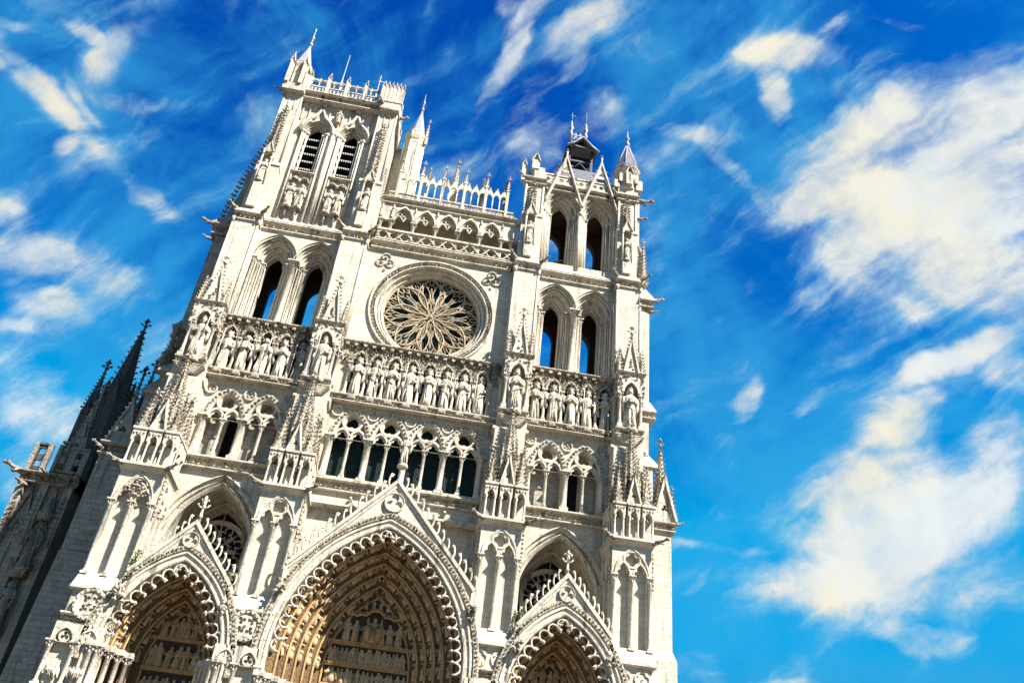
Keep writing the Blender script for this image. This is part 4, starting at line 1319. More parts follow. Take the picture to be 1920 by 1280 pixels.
protos = []
for i in range(5):
    mb = small_figure(50 + i, 1.0, i % 2 == 0, i in (1, 3), True)
    o = mb.build('archivolt_figure', M['figure'], po_c)
    protos.append(o)
used = [False] * 5
def place_fig(po, x, y, z, ang, size, k):
    src = protos[k]
    if not used[k]:
        used[k] = True; o = src; o.parent = po
    else:
        o = dup(src, po)
    o.location = (x, y, z); o.rotation_euler = (0, ang, 0); o.scale = (size, size, size)
    return o
rest = MB()
kk = 0
def archivolt_figures(po, A, ov, size, limit):
    global kk
    cnt = 0
    extra = MB()
    for j, (d0, y0, d1, y1) in enumerate(ov):
        d = d0 * .35 + d1 * .65 + .20
        y = y0 * .35 + y1 * .65 - .12
        cx, w_, zs, za = A
        x_, z_, a_ = arch_pt(*A, d, 1, 1)
        Rr = (w_ * w_ + (za - zs) ** 2) / (2 * w_) + d
        n = int(Rr * a_ / (size * 1.18))
        for s in (-1, 1):
            for i in range(n):
                t = (i + .02) / n
                x, z, a = arch_pt(*A, d, t, s)
                kk += 1
                if cnt < limit:
                    place_fig(po, x, y, z, -s * a * 1.0, size, (kk * 7) % 5); cnt += 1
                else:
                    m = Matrix.Translation((x, y, z)) @ Matrix.Rotation(-s * a, 4, 'Y')
                    q = small_figure(kk % 9, size, kk % 2 == 0, False); q_ = MB(m); q_.add(q.v, q.f, True); extra.add(q_.v, q_.f, True)
    if extra.v:
        tag(extra.build('archivolt_figures', M['figure'], po), kind='stuff')
archivolt_figures(po_c, A_c, ov_c, .92, 100)
archivolt_figures(po_l, A_l, ov_l, .80, 100)
archivolt_figures(po_r, A_r, ov_r, .80, 100)

def register(po, cx, z, h, x0, x1, n, name, mat='figure', y=-.12, seated=False, skip=None):
    mb = MB()
    for i in range(n):
        x = x0 + (x1 - x0) * (i + .5) / n + random.uniform(-.04, .04)
        if skip and skip[0] < x - cx < skip[1]: continue
        hh = h * random.uniform(.85, 1.0)
        q = small_figure(random.randint(0, 999), hh, seated and random.random() < .5)
        m = MB(Matrix.Translation((x, y, z)) @ Matrix.Rotation(random.uniform(-.12, .12), 4, 'Y')); m.add(q.v, q.f, True); mb.add(m.v, m.f, True)
    return mb.build(name, M[mat], po)
def lintel(po, cx, z, hw, h=.2, y=-.30, lumps=True):
    mb = MB(); mb.box(cx - hw, cx + hw, y, .05, z, z + h); mb.box(cx - hw, cx + hw, y - .07, .05, z + h * .6, z + h * .95)
    if lumps:
        for i in range(int(hw * 2 / .2)):
            mb.lump((cx - hw + .1 + i * .2, y - .02, z + h * .3), (.08, .07, h * .35))
    return mb.build('lintel', M['portal_rib'], po)
# central tympanum
lintel(po_c, 0, 13.72, 2.45, .24); lintel(po_c, 0, 12.42, 2.65, .22); lintel(po_c, 0, 11.15, 2.7, .22)
register(po_c, 0, 12.64, 1.05, -2.4, 2.4, 22, 'register_of_figures')
register(po_c, 0, 11.4, 1.0, -2.5, 2.5, 16, 'register_of_figures', seated=True)
register(po_c, 0, 10.0, 1.1, -2.5, 2.5, 12, 'register_of_figures')
register(po_c, 0, 13.97, 1.45, -1.9, 2.0, 7, 'row_of_saints', skip=(-.45, .5))
sf = MB(); q = small_figure(5, 1.6, True); m = MB(Matrix.Translation((.05, -.3, 13.97))); m.add(q.v, q.f, True); sf.add(m.v, m.f, True)
for s in (-1, 1):
    sf.tube([(.05 + s * .28, -.4, 15.1), (.05 + s * .45, -.5, 15.2), (.05 + s * .42, -.5, 15.5)], [.09, .07, .05], 6)
    sf.tube([(.05 + s * .2, -.5, 14.8), (.05 + s * .38, -.85, 14.65), (.05 + s * .3, -.8, 14.05)], [.2, .2, .14], 8)
sf.build('seated_figure', M['portal_rib'], po_c)
cn = MB()
L = [(-1.75 + 3.6 * i / 30, -.35, 15.55 + (.42 * math.exp(-((i - 15) / 4.2) ** 2)) + .10 * abs(math.sin(i * PI / 5))) for i in range(31)]
cn.tube(L, .09, 6)
for i in range(16): cn.lump((-1.7 + i * .23, -.3, 15.8 + .35 * math.exp(-((i - 7.5) / 2.2) ** 2)), (.13, .1, .12))
cn.build('canopy', M['portal_rib'], po_c)
register(po_c, 0, 16.05, .75, -.9, .95, 4, 'angels', seated=True)
register(po_c, 0, 16.75, .5, -.3, .4, 2, 'angels', seated=True)
for po, A, c in ((po_l, A_l, -11.65), (po_r, A_r, 11.65)):
    lintel(po, c, 12.55, 1.6, .2, lumps=False); lintel(po, c, 10.75, 1.65, .22, lumps=False)
    register(po, c, 12.75, 1.35, c - 1.15, c + 1.15, 5, 'register_of_figures')
    register(po, c, 10.98, 1.5, c - 1.55, c + 1.55, 6, 'register_of_figures')
    register(po, c, 9.35, 1.2, c - 1.55, c + 1.55, 8, 'register_of_figures')
    register(po, c, 14.1, .7, c - .5, c + .5, 2, 'angels')
    # jamb columns inside the lower left and right of each portal
for po, c, w_ in ((po_c, 0, 5.65), (po_l, -11.65, 3.35), (po_r, 11.65, 3.35)):
    for s in (-1, 1):
        for i in range(5):
            jc = MB()
            x = c + s * (w_ + .12 - i * .36); y = -4.4 + i * .62
            column(jc, x, y, 7.5, 11.0 if w_ < 5 else 10.6, .15, .45, .3, 8)
            jc.box(x - .3, x + .3, y - .3, y + .3, 11.0 if w_ < 5 else 10.6, 11.2 if w_ < 5 else 10.8)
            jc.build('jamb_column', M['trim'], po)

# ------------------------------------------------------------------ upper stage, north tower
def crock_col(mb, x, y, z0, z1, sx=.15, step=.28):
    z = z0
    while z < z1:
        for s in (-1, 1):
            mb.lump((x + s * sx, y, z), (.13, .12, .09)); mb.lump((x + s * (sx + .1), y, z + .1), (.07, .08, .06))
        z += step
def niche_unit(parent, x, y, z0, zb, zt, ztip, hw=.36, name='statue_niche'):
    """projecting base, statue space, gabled canopy and a crocketed spirelet against a pier"""
    mb = MB()
    mb.box(x - hw, x + hw, y - .55, y + .2, z0, zb - .35)
    mb.frust(x - hw, x + hw, y - .55, y + .2, zb - .35, x - hw * .6, x + hw * .6, y - .45, y + .2, zb)
    for s in (-1, 1):
        mb.tube([(x + s * (hw + .05), y - .5, zb - .4), (x + s * (hw + .05), y - .5, zt)], .07, 6)
        mb.lump((x + s * (hw + .05), y - .5, zt), .13)
    mb.plate([(x - hw - .1, zt - .1)] + arch(x, hw - .04, zt - .05, zt + .4, 0, 6) + [(x + hw + .1, zt - .1), (x + hw + .1, zt + .45), (x - hw - .1, zt + .45)], y - .62, y + .1)
    gablet(mb, x, y - .66, zt + .2, zt + 1.5, hw + .1, .2, .07, 5, .11, False, .3)
    o = mb.build(name, M['trim'], parent)
    sp = MB()
    spire(sp, x, y - .15, zt + .5, ztip, .28, 4, .15, 12, PI / 4, .6)
    crock_col(sp, x, y - .1, zt + .9, ztip - .4, .2, .34)
    sp.build('spirelet', M['carved'], o)
    return o

def north_top():
    P = CATH
    xa, xb = -17.1, -6.55
    lc = [(-13.38, .74), (-10.08, .74)]
    hs = [arch(x, h, 57.75, 59.05, .45, 10, leg=52.75) for x, h in lc]
    body = wallpart('upper_wall', rect(-15.4, -8.0, 46.0, 61.7), .35, 1.1, hs)
    side = MB()
    side.box(-17.05, -15.35, .2, 6.0, 46.2, 62.2); side.box(-8.05, -6.6, .2, 6.0, 46.2, 61.7)
    side.box(-15.4, -8, 5.0, 6.0, 46.2, 62); side.box(-15.6, -7.9, 1.0, 6.0, 61.5, 62.0)
    side.build('tower_body', M['wall'], P)
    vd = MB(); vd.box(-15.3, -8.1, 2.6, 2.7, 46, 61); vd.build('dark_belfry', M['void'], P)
    for x, h in lc:
        A = (x, h, 57.75, 59.05)
        o = MB()
        arch_sweep(o, A, [(.46, .34)] + orders(.46, .36, 0, 1.0, 2) + [(0, 1.3)], leg=52.8, closed=False, n=10)
        # heavy ogee hood
        for s in (-1, 1):
            L = []
            for i in range(11):
                t = i / 10
                xx, zz, a = arch_pt(x, h, 57.75, 59.05, .82, min(t, .78) / .78 * .72, s)
                if t > .7:
                    u = (t - .7) / .3
                    x7, z7, a7 = arch_pt(x, h, 57.75, 59.05, .82, .646, s)
                    xx = x7 + (x - x7) * (u ** .7); zz = z7 + (61.15 - z7) * (u ** 1.35)
                L.append((xx, .2, zz))
            o.tube(L, [.20] * 8 + [.17, .14, .08], 6)
            o.tube([(p[0] - s * .16, p[1] + .05, p[2] - .12) for p in L[:8]], .12, 6)
        for k in range(6):
            o.lump((x + random.uniform(-.25, .25), .1, 61.3 + random.uniform(-.1, .3)), (.2, .18, .15))
        op = o.build('belfry_window', M['trim'], P)
        lo = MB(); le = MB()
        for i in range(7):
            z = 53.5 + i * .93
            if z > 57.4: break
            ww = h - .02 if z < 57.7 else h * .75
            lo.add([(x - ww, .62, z), (x + ww, .62, z), (x + ww, 1.35, z + .35), (x - ww, 1.35, z + .35), (x - ww, .62, z + .05), (x + ww, .62, z + .05), (x + ww, 1.35, z + .40), (x - ww, 1.35, z + .40)],
                   [(0, 1, 2, 3), (4, 5, 6, 7), (0, 1, 5, 4), (1, 2, 6, 5), (2, 3, 7, 6), (3, 0, 4, 7)])
            nt = 7
            for k in range(nt):
                xx = x - ww + (k + .5) * 2 * ww / nt
                le.plate([(xx - ww / nt * .98, z + .05), (xx + ww / nt * .98, z + .05), (xx + ww / nt * .6, z - .04), (xx, z - .19), (xx - ww / nt * .6, z - .04)], .58, .60)
        lo.build('louvres', M['louvre'], op); le.build('louvre_edge', M['louvre_edge'], op)
        sh = MB()
        for s in (-1, 1):
            for i, (dx, dy) in enumerate(((.92, .25), (.68, .5), (1.12, .12))):
                sh.tube([(x + s * dx, dy, 46.6), (x + s * dx, dy, 57.6)], .085, 6)
                sh.lathe(x + s * dx, dy, [(.08, 57.45), (.16, 57.7), (.17, 57.8)], 6)
        sh.build('shafts', M['trim'], op)
        sb = MB(); sb.yprism([(1.0, 52.45), (.12, 52.45), (.02, 52.62), (.12, 52.8), (1.0, 53.05)], x - 1.05, x + 1.05)
        for s in (-1, 1):
            arch_sweep(sb, (x + s * .42, .34, 51.5, 51.95), [(.08, .02), (.08, .36), (-.05, .36), (-.05, .02)], leg=None, n=6)
            sb.lump((x + s * .42, .05, 51.75), (.3, .2, .18))
            sb.lathe(x + s * .42, .12, [(.09, 47.0), (.1, 48.0), (.26, 48.35), (.28, 48.5)], 8)
        sb.build('sill', M['carved'], op)
    # blind panels under the cornice
    bp = MB()
    for x in [-15.1 + .62 * i for i in range(12)]:
        bp.box(x - .05, x + .05, .22, .36, 59.3 if abs(abs(x + 11.73) - 1.65) > .5 and abs(x + 11.73) > .3 else 61.0, 61.5)
        arch_sweep(bp, (x + .31, .24, 61.1, 61.4), [(.05, .24), (.05, .36), (-.03, .36), (-.03, .24)], leg=None, n=5)
    bp.tube([(-11.73, .22, 46.6), (-11.73, .22, 58.6)], .2, 8)
    bp.tube([(-11.95, .3, 46.6), (-11.95, .3, 57.8)], .1, 6); bp.tube([(-11.5, .3, 46.6), (-11.5, .3, 57.8)], .1, 6)
    bp.build('blind_panels', M['trim'], P)
    for ax, xo, zb in ((-16.2, -.15, 50.0), (-7.3, 0, 48.8)):
        co = MB()
        co.box(ax - .95, ax + .95, -.55, .4, 46.3, 52.2); co.yprism([(.3, 52.1), (-.55, 52.1), (-.66, 52.2), (-.66, 52.3), (-.35, 52.8), (.3, 52.8)], ax - 1.0, ax + 1.0)
        co.box(ax - .82, ax + .82, -.32, .4, 52.5, 61.6)
        for s in (-1, 1):
            co.tube([(ax + s * .8, -.32, 52.8), (ax + s * .8, -.32, 61.4)], .08, 6)
            co.tube([(ax + s * .28, -.34, 59.6), (ax + s * .28, -.34, 61.3)], .05, 5)
        p = co.build('pier', M['wall'], P)
        niche_unit(p, ax + xo, -.55, 46.9, zb - .1, zb + 3.0, 59.6)
        if ax > -10:
            sp = MB(); spire(sp, ax + 1.05, -.2, 50.5, 54.6, .3, 4, .13, 10, PI / 4, .5); sp.box(ax + .8, ax + 1.3, -.45, .1, 47, 50.5); sp.build('pinnacle', M['trim'], p)
    # cornice and pierced parapet
    fz = MB(); lv = MB()
    frieze(fz, lv, -16.9, -6.4, -.30, 61.55, 62.45, 1.1, .3, .22, 1)
    fz.box(-17.35, -15.3, -.9, .5, 61.7, 62.5); fz.box(-8.2, -6.35, -.85, .5, 61.55, 62.45); fz.box(-6.9, -6.3, -.3, 6, 61.6, 62.45)
    f = fz.build('cornice', M['trim'], P); lv.build('leaf_carving', M['carved'], f)
    pa = MB()
    def run(x0, x1, y, n):
        pa.box(x0, x1, y - .09, y + .09, 62.45, 62.56); pa.box(x0, x1, y - .12, y + .12, 63.12, 63.24); pa.box(x0, x1, y - .12, y + .12, 64.0, 64.14)
        for i in range(n):
            q = (x1 - x0) / n; x = x0 + q * (i + .5)
            pa.plate(rect(x - q / 2 + .001, x + q / 2 - .001, 62.5, 63.15), y - .06, y + .06, [arch(x, q * .30, 62.85, 63.06, 0, 4, leg=62.62)])
            if i % 2 == 0:
                pa.tube([(x, y, 63.2), (x, y, 64.0)], .06, 6); pa.lump((x, y, 64.3), (.1, .1, .16)); pa.box(x - .16, x + .16, y - .1, y + .1, 63.86, 64.02)
        for k in range(0, n + 1, max(1, n // 4)):
            x = x0 + (x1 - x0) * k / n
            pa.box(x - .17, x + .17, y - .17, y + .17, 62.45, 64.5); gablet(pa, x, y - .18, 64.45, 65.15, .2, .36, .05, 0, .05, False, .25)
    run(-15.2, -8.2, -.35, 20)
    run(-8.25, -6.4, -.75, 5)
    for yy in (1.4, 3.0, 4.6):
        pa.box(-6.55, -6.35, yy - .15, yy + .15, 62.4, 64.7)
    pa.box(-6.55, -6.35, -.6, 5.5, 63.9, 64.05); pa.box(-6.55, -6.35, -.6, 5.5, 62.4, 63.1)
    pa.build('pierced_parapet', M['trim'], P)
    # corner turret with lead cone
    t = MB()
    tx, ty = -16.55, .35
    t.lathe(tx, ty, [(.95, 62.3), (.95, 65.3), (1.12, 65.7), (1.12, 65.95)], 8, PI / 8, False)
    for k in (-1, 1):
        t.box(tx + k * .62 - .16, tx + k * .62 + .16, -1.1, -.6, 62.5, 65.4); gablet(t, tx + k * .62, -1.14, 65.3, 66.5, .24, .3, .07, 0, .07, False, .3)
    t.box(tx + .9, tx + 1.3, -.9, -.5, 62.5, 64.2); gablet(t, tx + 1.1, -.95, 64.2, 65.1, .22, .3, .06, 0, .06, False, .25)
    tu = t.build('corner_turret', M['trim'], P)
    rf = MB(); rf.lathe(tx, ty, [(1.16, 65.95), (.86, 66.4), (.15, 69.1), (.09, 69.6)], 8, PI / 8, False); rf.build('cone_roof', M['lead'], tu)
    fn = MB(); fn.lathe(tx, ty, [(.10, 69.4), (.24, 69.8), (.1, 70.0), (.08, 70.6), (.2, 70.8), (.06, 71.0), (.05, 71.8), (.1, 71.95), (.02, 72.3)], 6)
    for k in range(8):
        a = k * PI / 4; fn.lump((tx + .3 * math.cos(a), ty + .3 * math.sin(a), 70.3), (.1, .1, .07))
    fn.build('finial', M['lead'], tu)
    # stair turret behind the inner corner
    t = MB(); tx, ty = -4.75, 4.2
    t.lathe(tx, ty, [(1.0, 50), (1.0, 62.6), (1.06, 62.7), (1.16, 63.2), (1.16, 63.6)], 8, PI / 8, False)
    for k in range(8):
        a = PI / 8 + k * PI / 4
        t.tube([(tx + 1.0 * math.cos(a), ty + 1.0 * math.sin(a), 51), (tx + 1.0 * math.cos(a), ty + 1.0 * math.sin(a), 62.4)], .09, 6)
        m = PI / 4 * k
        for z in (62.2,):
            t.lump((tx + .84 * math.cos(m), ty + .84 * math.sin(m), z), (.2, .2, .2)); t.box(tx + .8 * math.cos(m) - .05, tx + .8 * math.cos(m) + .05, ty + .8 * math.sin(m) - .05, ty + .8 * math.sin(m) + .05, 57, 58.2)
    spire(t, tx + 1.05, ty - .5, 63.4, 66.0, .18, 4, .11, 5, PI / 4, .5)
    t.box(tx + .9, tx + 1.2, ty - .65, ty - .35, 62.4, 63.5)
    t.box(-6.8, -5.6, 4.8, 6.2, 46, 62.3)
    tu = t.build('stair_turret', M['trim'], P)
    rf = MB(); rf.lathe(tx, ty, [(1.18, 63.6), (.8, 64.2), (.14, 67.2), (.08, 67.7)], 8, PI / 8, False); rf.build('cone_roof', M['lead'], tu)
    fn = MB(); fn.lathe(tx, ty, [(.09, 67.5), (.2, 67.9), (.08, 68.1), (.06, 68.7), (.17, 68.9), (.05, 69.1), (.02, 70.2)], 6)
    for k in range(8):
        a = k * PI / 4; fn.lump((tx + .28 * math.cos(a), ty + .28 * math.sin(a), 68.5), (.09, .09, .06))
    fn.build('finial', M['lead'], tu)
    ms = MB(); ms.lathe(-12.95, 2, [(.16, 62), (.16, 66.9), (.06, 67.6), (.03, 71.3)], 6); ms.build('lightning_rod', M['lead'], P)
    wc = MB(); wc.tube([(-9.35, 2, 62), (-9.35, 2, 69.1)], .05, 5); wc.tube([(-9.95, 2, 68.1), (-8.75, 2, 68.3)], .05, 5)
    wc.lump((-9.35, 2, 68.25), (.2, .05, .2)); wc.lump((-9.95, 2, 68.1), .1); wc.lump((-8.75, 2, 68.3), .1); wc.lump((-9.35, 2, 69.15), .1)
    wc.lathe(-9.35, 2, [(.2, 64.5), (.12, 66.2), (.05, 67)], 6)
    wc.build('iron_cross', M['lead'], P)
    for p, d in (((-17.2, -.2, 62.0), (-1, -.2, 0)), ((-6.4, .5, 61.9), (1, -.3, 0)), ((-8.0, -.8, 62.2), (-.3, -1, -.3))):
        gargoyle(p, d, .95, f)
north_top()

# ------------------------------------------------------------------ upper stage, south tower
def south_top():
    P = CATH
    lc = [10.02, 13.42]
    D = [(x, .80, 53.75, 55.35) for x in lc]
    hs = [arch(*a, d=.86, n=12, leg=47.7) for a in D]
    hs = [[(min(x, 11.71) if a[0] < 11.72 else max(x, 11.73), z) for x, z in h] for a, h in zip(D, hs)]
    wallpart('upper_wall', rect(8.0, 15.3, 46.2, 56.3), .3, .6, hs)
    for a in D:
        o = MB()
        arch_sweep(o, a, [(.98, .18), (.98, .32), (.86, .32)] + orders(.86, .32, 0, 1.25, 3) + [(0, 1.9), (1, 1.9), (1, .4)], leg=None, n=12)
        op = o.build('belfry_opening', M['trim'], P)
        j = MB()
        for s in (-1, 1):
            st = orders(.86, .32, 0, 1.25, 3) + [(0, 1.9)]
            jp = [(a[0] + s * (.80 + d), y) for d, y in st]
            k = len(jp)
            j.add([(x, y, 47.4) for x, y in jp] + [(x, y, 53.8) for x, y in jp], [(i, i + 1, i + 1 + k, i + k) for i in range(k - 1)])
            for q in range(3):
                px, py = a[0] + s * (.80 + .86 * (1 - (q + .3) / 3)), .30 + .93 * (q + .3) / 3
                j.tube([(px, py, 47.5), (px, py, 53.7)], .10, 7)
                j.lathe(px, py, [(.1, 53.5), (.17, 53.72), (.18, 53.8)], 7)
        j.build('jamb', M['trim'], op)
    cc = MB()
    for dx, dy, r in ((0, .25, .17), (-.24, .42, .1), (.24, .42, .1)):
        cc.tube([(11.72 + dx, dy, 47.4), (11.72 + dx, dy, 53.6)], r, 8); cc.lathe(11.72 + dx, dy, [(r, 53.5), (r * 1.6, 53.8), (r * 1.7, 53.9)], 8)
    cc.build('middle_column', M['trim'], P)
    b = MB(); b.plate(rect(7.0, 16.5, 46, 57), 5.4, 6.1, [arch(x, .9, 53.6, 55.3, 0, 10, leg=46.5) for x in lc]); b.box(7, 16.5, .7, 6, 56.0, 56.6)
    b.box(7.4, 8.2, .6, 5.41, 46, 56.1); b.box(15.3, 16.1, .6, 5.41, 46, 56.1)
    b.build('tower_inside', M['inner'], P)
    b = MB(); b.box(7.0, 7.45, .5, 6, 46, 56.5); b.box(16.08, 16.7, .5, 6, 46, 56.5); b.box(11.4, 12.05, 4.6, 5.42, 46, 55); b.build('tower_side_wall', M['wall'], P)
    bm = MB()
    bm.tube([(8.5, 2.2, 48.6), (12, 3.2, 51.0)], .16, 6); bm.tube([(11.0, 2.4, 47.8), (11.0, 2.4, 51.4)], .14, 6); bm.tube([(8.5, 2.4, 48.1), (14.8, 2.4, 48.1)], .13, 6)
    bm.tube([(12.2, 2.4, 48.1), (14.6, 3.0, 48.9)], .15, 6)
    bm.build('bell_frame_timber', M['lead'], P)
    for ax in (7.25, 16.0):
        co = MB()
        co.box(ax - .9, ax + .9, -.5, .6, 46.3, 51.9); co.yprism([(.5, 51.8), (-.5, 51.8), (-.6, 51.9), (-.6, 52.0), (-.3, 52.5), (.5, 52.5)], ax - .94, ax + .94)
        co.box(ax - .8, ax + .8, -.28, .6, 52.2, 56.2)
        for s in (-1, 1):
            co.tube([(ax + s * .8, -.3, 46.9), (ax + s * .8, -.3, 56)], .1, 7)
        p = co.build('pier', M['wall'], P)
        niche_unit(p, ax - .12, -.5, 46.9, 48.55, 51.5, 56.0)
        hd = MB(); hl = MB()
        frieze(hd, hl, ax - 1.0, ax + 1.05, -.45, 55.95, 56.65, .6, .2, .26, 1)
        hd.box(ax - .95, ax + .95, -.35, .5, 56.6, 57.9) if ax > 10 else hd.box(ax - .2, ax + .75, -.35, .5, 56.6, 58.2)
        o = hd.build('pier_head', M['trim'], p); hl.build('leaf_carving', M['carved'], o)
        gargoyle((ax - .9, -.4, 56.5), (-1, -.7, .1), .9, o); 
        if ax > 10:
            sp = MB(); spire(sp, ax + 1.1, .2, 50.3, 54.5, .28, 4, .13, 9, PI / 4, .5); sp.box(ax + .85, ax + 1.3, 0, .45, 46.5, 50.4); sp.build('pinnacle', M['trim'], p)
    # left corner gabled post and open parapet piece
    q = MB(); q.box(6.75, 7.45, -.45, .1, 57.9, 59.0); gablet(q, 7.1, -.5, 58.9, 60.0, .42, .6, .08, 0, .08, False, .4)
    q.box(5.9, 6.3, 0, .4, 56.6, 58.6); gablet(q, 6.1, -.05, 58.5, 59.3, .25, .4, .06, 0, .06, False, .3)
    q.plate(rect(6.2, 6.9, 56.6, 57.95), .05, .25, [circ(6.55, 57.25, .26, 10)])
    q.plate(rect(7.4, 8.2, 56.6, 57.95), -.1, .1, [circ(7.8, 57.25, .26, 10)])
    q.build('corner_post', M['trim'], P)
    # cornice, parapet, the two steep open gables
    fz = MB(); lv = MB()
    frieze(fz, lv, 8.0, 15.2, .12, 56.12, 56.85, .9, .22, .24, 1)
    f = fz.build('cornice', M['trim'], P); lv.build('leaf_carving', M['carved'], f)
    pa = MB()
    hl = []
    n = 11
    for i in range(n):
        x = 8.1 + 7.0 * (i + .5) / n
        hl.append(foil(x, 57.36, .24, 4, 5, 0))
    pa.plate(rect(8.0, 15.2, 56.85, 57.85), .02, .22, hl)
    pa.box(8.0, 15.2, -.06, .30, 57.83, 57.97)
    pa.build('parapet', M['trim'], P)
    for x in lc:
        gbl = MB()
        zt, zb_, hw = 60.35, 54.5, 1.68
        for s in (-1, 1):
            for r, y0, y1 in ((.12, -.20, .0), (.05, -.27, -.18)):
                L = math.hypot(hw, zt - zb_); nx, nz = s * (zt - zb_) / L, hw / L
                gbl.plate([(x + s * hw + nx * r, zb_), (x + s * hw - nx * r, zb_), (x, zt - r / nz), (x, zt + r / nz)], y0 - .004 * s, y1)
            for i in range(4):
                t = .45 + .13 * i
                gbl.lump((x + s * (hw * (1 - t) + .28), -.1, zb_ + (zt - zb_) * t), (.14, .1, .1))
            gbl.lump((x + s * hw, -.25, zb_ - .1), (.2, .2, .22)); gbl.lump((x + s * hw, -.3, zb_ - .3), .15)
        gbl.plate([(x - .55, 58.35), (x + .55, 58.35), (x, 60.1)], -.14, -.02, [foil(x, 58.85, .26, 3, 6, PI / 2)])
        gbl.tube([(x, -.1, 60.2), (x, -.1, 61.2)], .09, 6)
        for k, z in enumerate((61.2, 61.5)):
            gbl.lump((x, -.1, z), (.2 - .06 * k, .18, .13))
        gbl.build('open_gable', M['trim'], P)
    # slate roof with a timber bell lantern
    rf = MB()
    rf.frust(8.4, 14.8, .8, 6.0, 57.2, 10.0, 13.6, 3.2, 4.8, 62.5)
    ro = rf.build('tower_roof', M['slate'], P)
    cr_ = MB()
    for i in range(9):
        t = i / 8
        cr_.lump((8.4 + 1.6 * t - .12, .8 + 2.4 * t, 57.6 + 5 * t), (.18, .15, .16)); cr_.lump((14.8 - 1.2 * t + .12, .8 + 2.4 * t, 57.6 + 5 * t), (.16, .15, .16))
    cr_.build('roof_crockets', M['lead'], ro)
    ln = MB()
    for x in (10.75, 13.05):
        for y in (3.3, 5.2):
            ln.box(x - .13, x + .13, y - .13, y + .13, 60.5, 65.4)
    ln.box(10.6, 13.2, 3.2, 3.45, 61.9, 62.15); ln.box(10.6, 13.2, 3.2, 3.4, 63.6, 63.8)
    ln.tube([(10.8, 3.3, 62.1), (11.9, 3.3, 63.5), (13.0, 3.3, 62.1)], .09, 6)
    lo = ln.build('bell_lantern', M['wood'], ro)
    dk = MB(); dk.box(10.8, 13.0, 4.2, 5.2, 60.5, 65.3); dk.build('dark_inside', M['void'], lo)
    be = MB(); be.lathe(11.9, 3.9, [(.62, 61.4), (.55, 61.7), (.4, 62.3), (.34, 62.7), (.1, 62.85)], 14); be.build('bell', M['iron'], lo)
    hr = MB()
    # gabled hood over the lantern, ridge along x
    hr.add([(10.35, 2.6, 65.3), (13.55, 2.6, 64.9), (13.55, 5.6, 64.9), (10.35, 5.6, 65.3), (11.0, 3.9, 67.0), (12.45, 3.9, 67.0)],
           [(0, 1, 5, 4), (2, 3, 4, 5), (1, 2, 5), (3, 0, 4)])
    hr.add([(10.6, 2.55, 65.1), (11.95, 2.45, 66.3), (13.35, 2.55, 65.0), (12.9, 3.9, 65.6), (11.95, 3.9, 67.0), (11.0, 3.9, 65.8)], [(0, 1, 4, 5), (1, 2, 3, 4)])
    hr.tube([(10.35, 2.5, 64.95), (11.0, 2.45, 65.4), (11.95, 2.4, 66.35), (12.9, 2.45, 65.3), (13.65, 2.5, 64.75)], .12, 6)
    hr.build('lantern_roof', M['lead'], lo)
    cr2 = MB()
    for x in (10.85, 12.4):
        cr2.lathe(x, 3.9, [(.15, 66.6), (.15, 68.0), (.26, 68.15), (.15, 68.3), (.12, 68.8), (.28, 69.05), (.12, 69.25), (.14, 69.6), (.03, 70.2)], 7)
    cr2.box(10.85, 12.4, 3.84, 3.96, 67.0, 67.12); cr2.box(10.85, 12.4, 3.84, 3.96, 68.0, 68.12)
    for i in range(3):
        x0, x1 = 10.9 + .5 * i, 11.4 + .5 * i
        cr2.tube([(x0, 3.9, 67.1), (x1, 3.9, 68.0)], .05, 4); cr2.tube([(x1, 3.9, 67.1), (x0, 3.9, 68.0)], .05, 4); cr2.tube([(x1, 3.9, 67.1), (x1, 3.9, 68.4)], .05, 4)
        cr2.lump((x1 - .1, 3.9, 68.3), (.12, .05, .16))
    cr2.tube([(10.85, 3.9, 70.0), (10.85, 3.9, 71.4)], .03, 4); cr2.tube([(10.5, 3.9, 70.9), (11.2, 3.9, 71.0)], .03, 4); cr2.tube([(12.4, 3.9, 70), (12.4, 3.9, 71.8)], .025, 4)
    cr2.build('roof_cresting', M['lead'], lo)
    # corner turret with slate cone
    t = MB(); tx, ty = 16.0, .35
    t.lathe(tx, ty, [(.98, 57.6), (.98, 59.6), (1.1, 59.75), (1.32, 60.1), (1.32, 60.25)], 8, PI / 8, False)
    t.box(tx - .32, tx + .32, -.85, -.4, 57.8, 59.3); gablet(t, tx, -.9, 59.2, 60.2, .38, .4, .07, 0, .07, False, .25)
    for s in (-1, 1):
        t.plate(arch(tx + s * .78, .16, 59.0, 59.3, 0, 5, leg=58.2), -.62, -.5)
    t.box(tx + .75, tx + 1.35, -.5, .3, 57.5, 58.7); t.box(tx - 1.35, tx - .85, -.5, .3, 57.5, 58.4)
    tu = t.build('corner_turret', M['trim'], P)
    for k in range(24):
        a = 2 * PI * k / 24
    rf = MB(); rf.lathe(tx, ty, [(1.36, 60.25), (1.14, 60.75), (.16, 63.9), (.12, 64.2)], 8, PI / 8, False); rf.build('cone_roof', M['slate'], tu)
    rb = MB()
    for k in range(8):
        a = PI / 8 + k * PI / 4
        rb.tube([(tx + 1.14 * math.cos(a), ty + 1.14 * math.sin(a), 60.75), (tx + .16 * math.cos(a), ty + .16 * math.sin(a), 63.9)], .045, 5)
    rb.lathe(tx, ty, [(.12, 64.0), (.26, 64.25), (.1, 64.4), (.12, 64.9), (.24, 65.0), (.07, 65.15), (.02, 66.2)], 7)
    rb.build('finial', M['lead'], tu)
    gargoyle((17.0, .0, 56.5), (1, -.15, -.05), 1.5, tu, 'greycarve'); gargoyle((16.9, .0, 54.3), (1, -.3, -.1), 1.0, tu)
south_top()

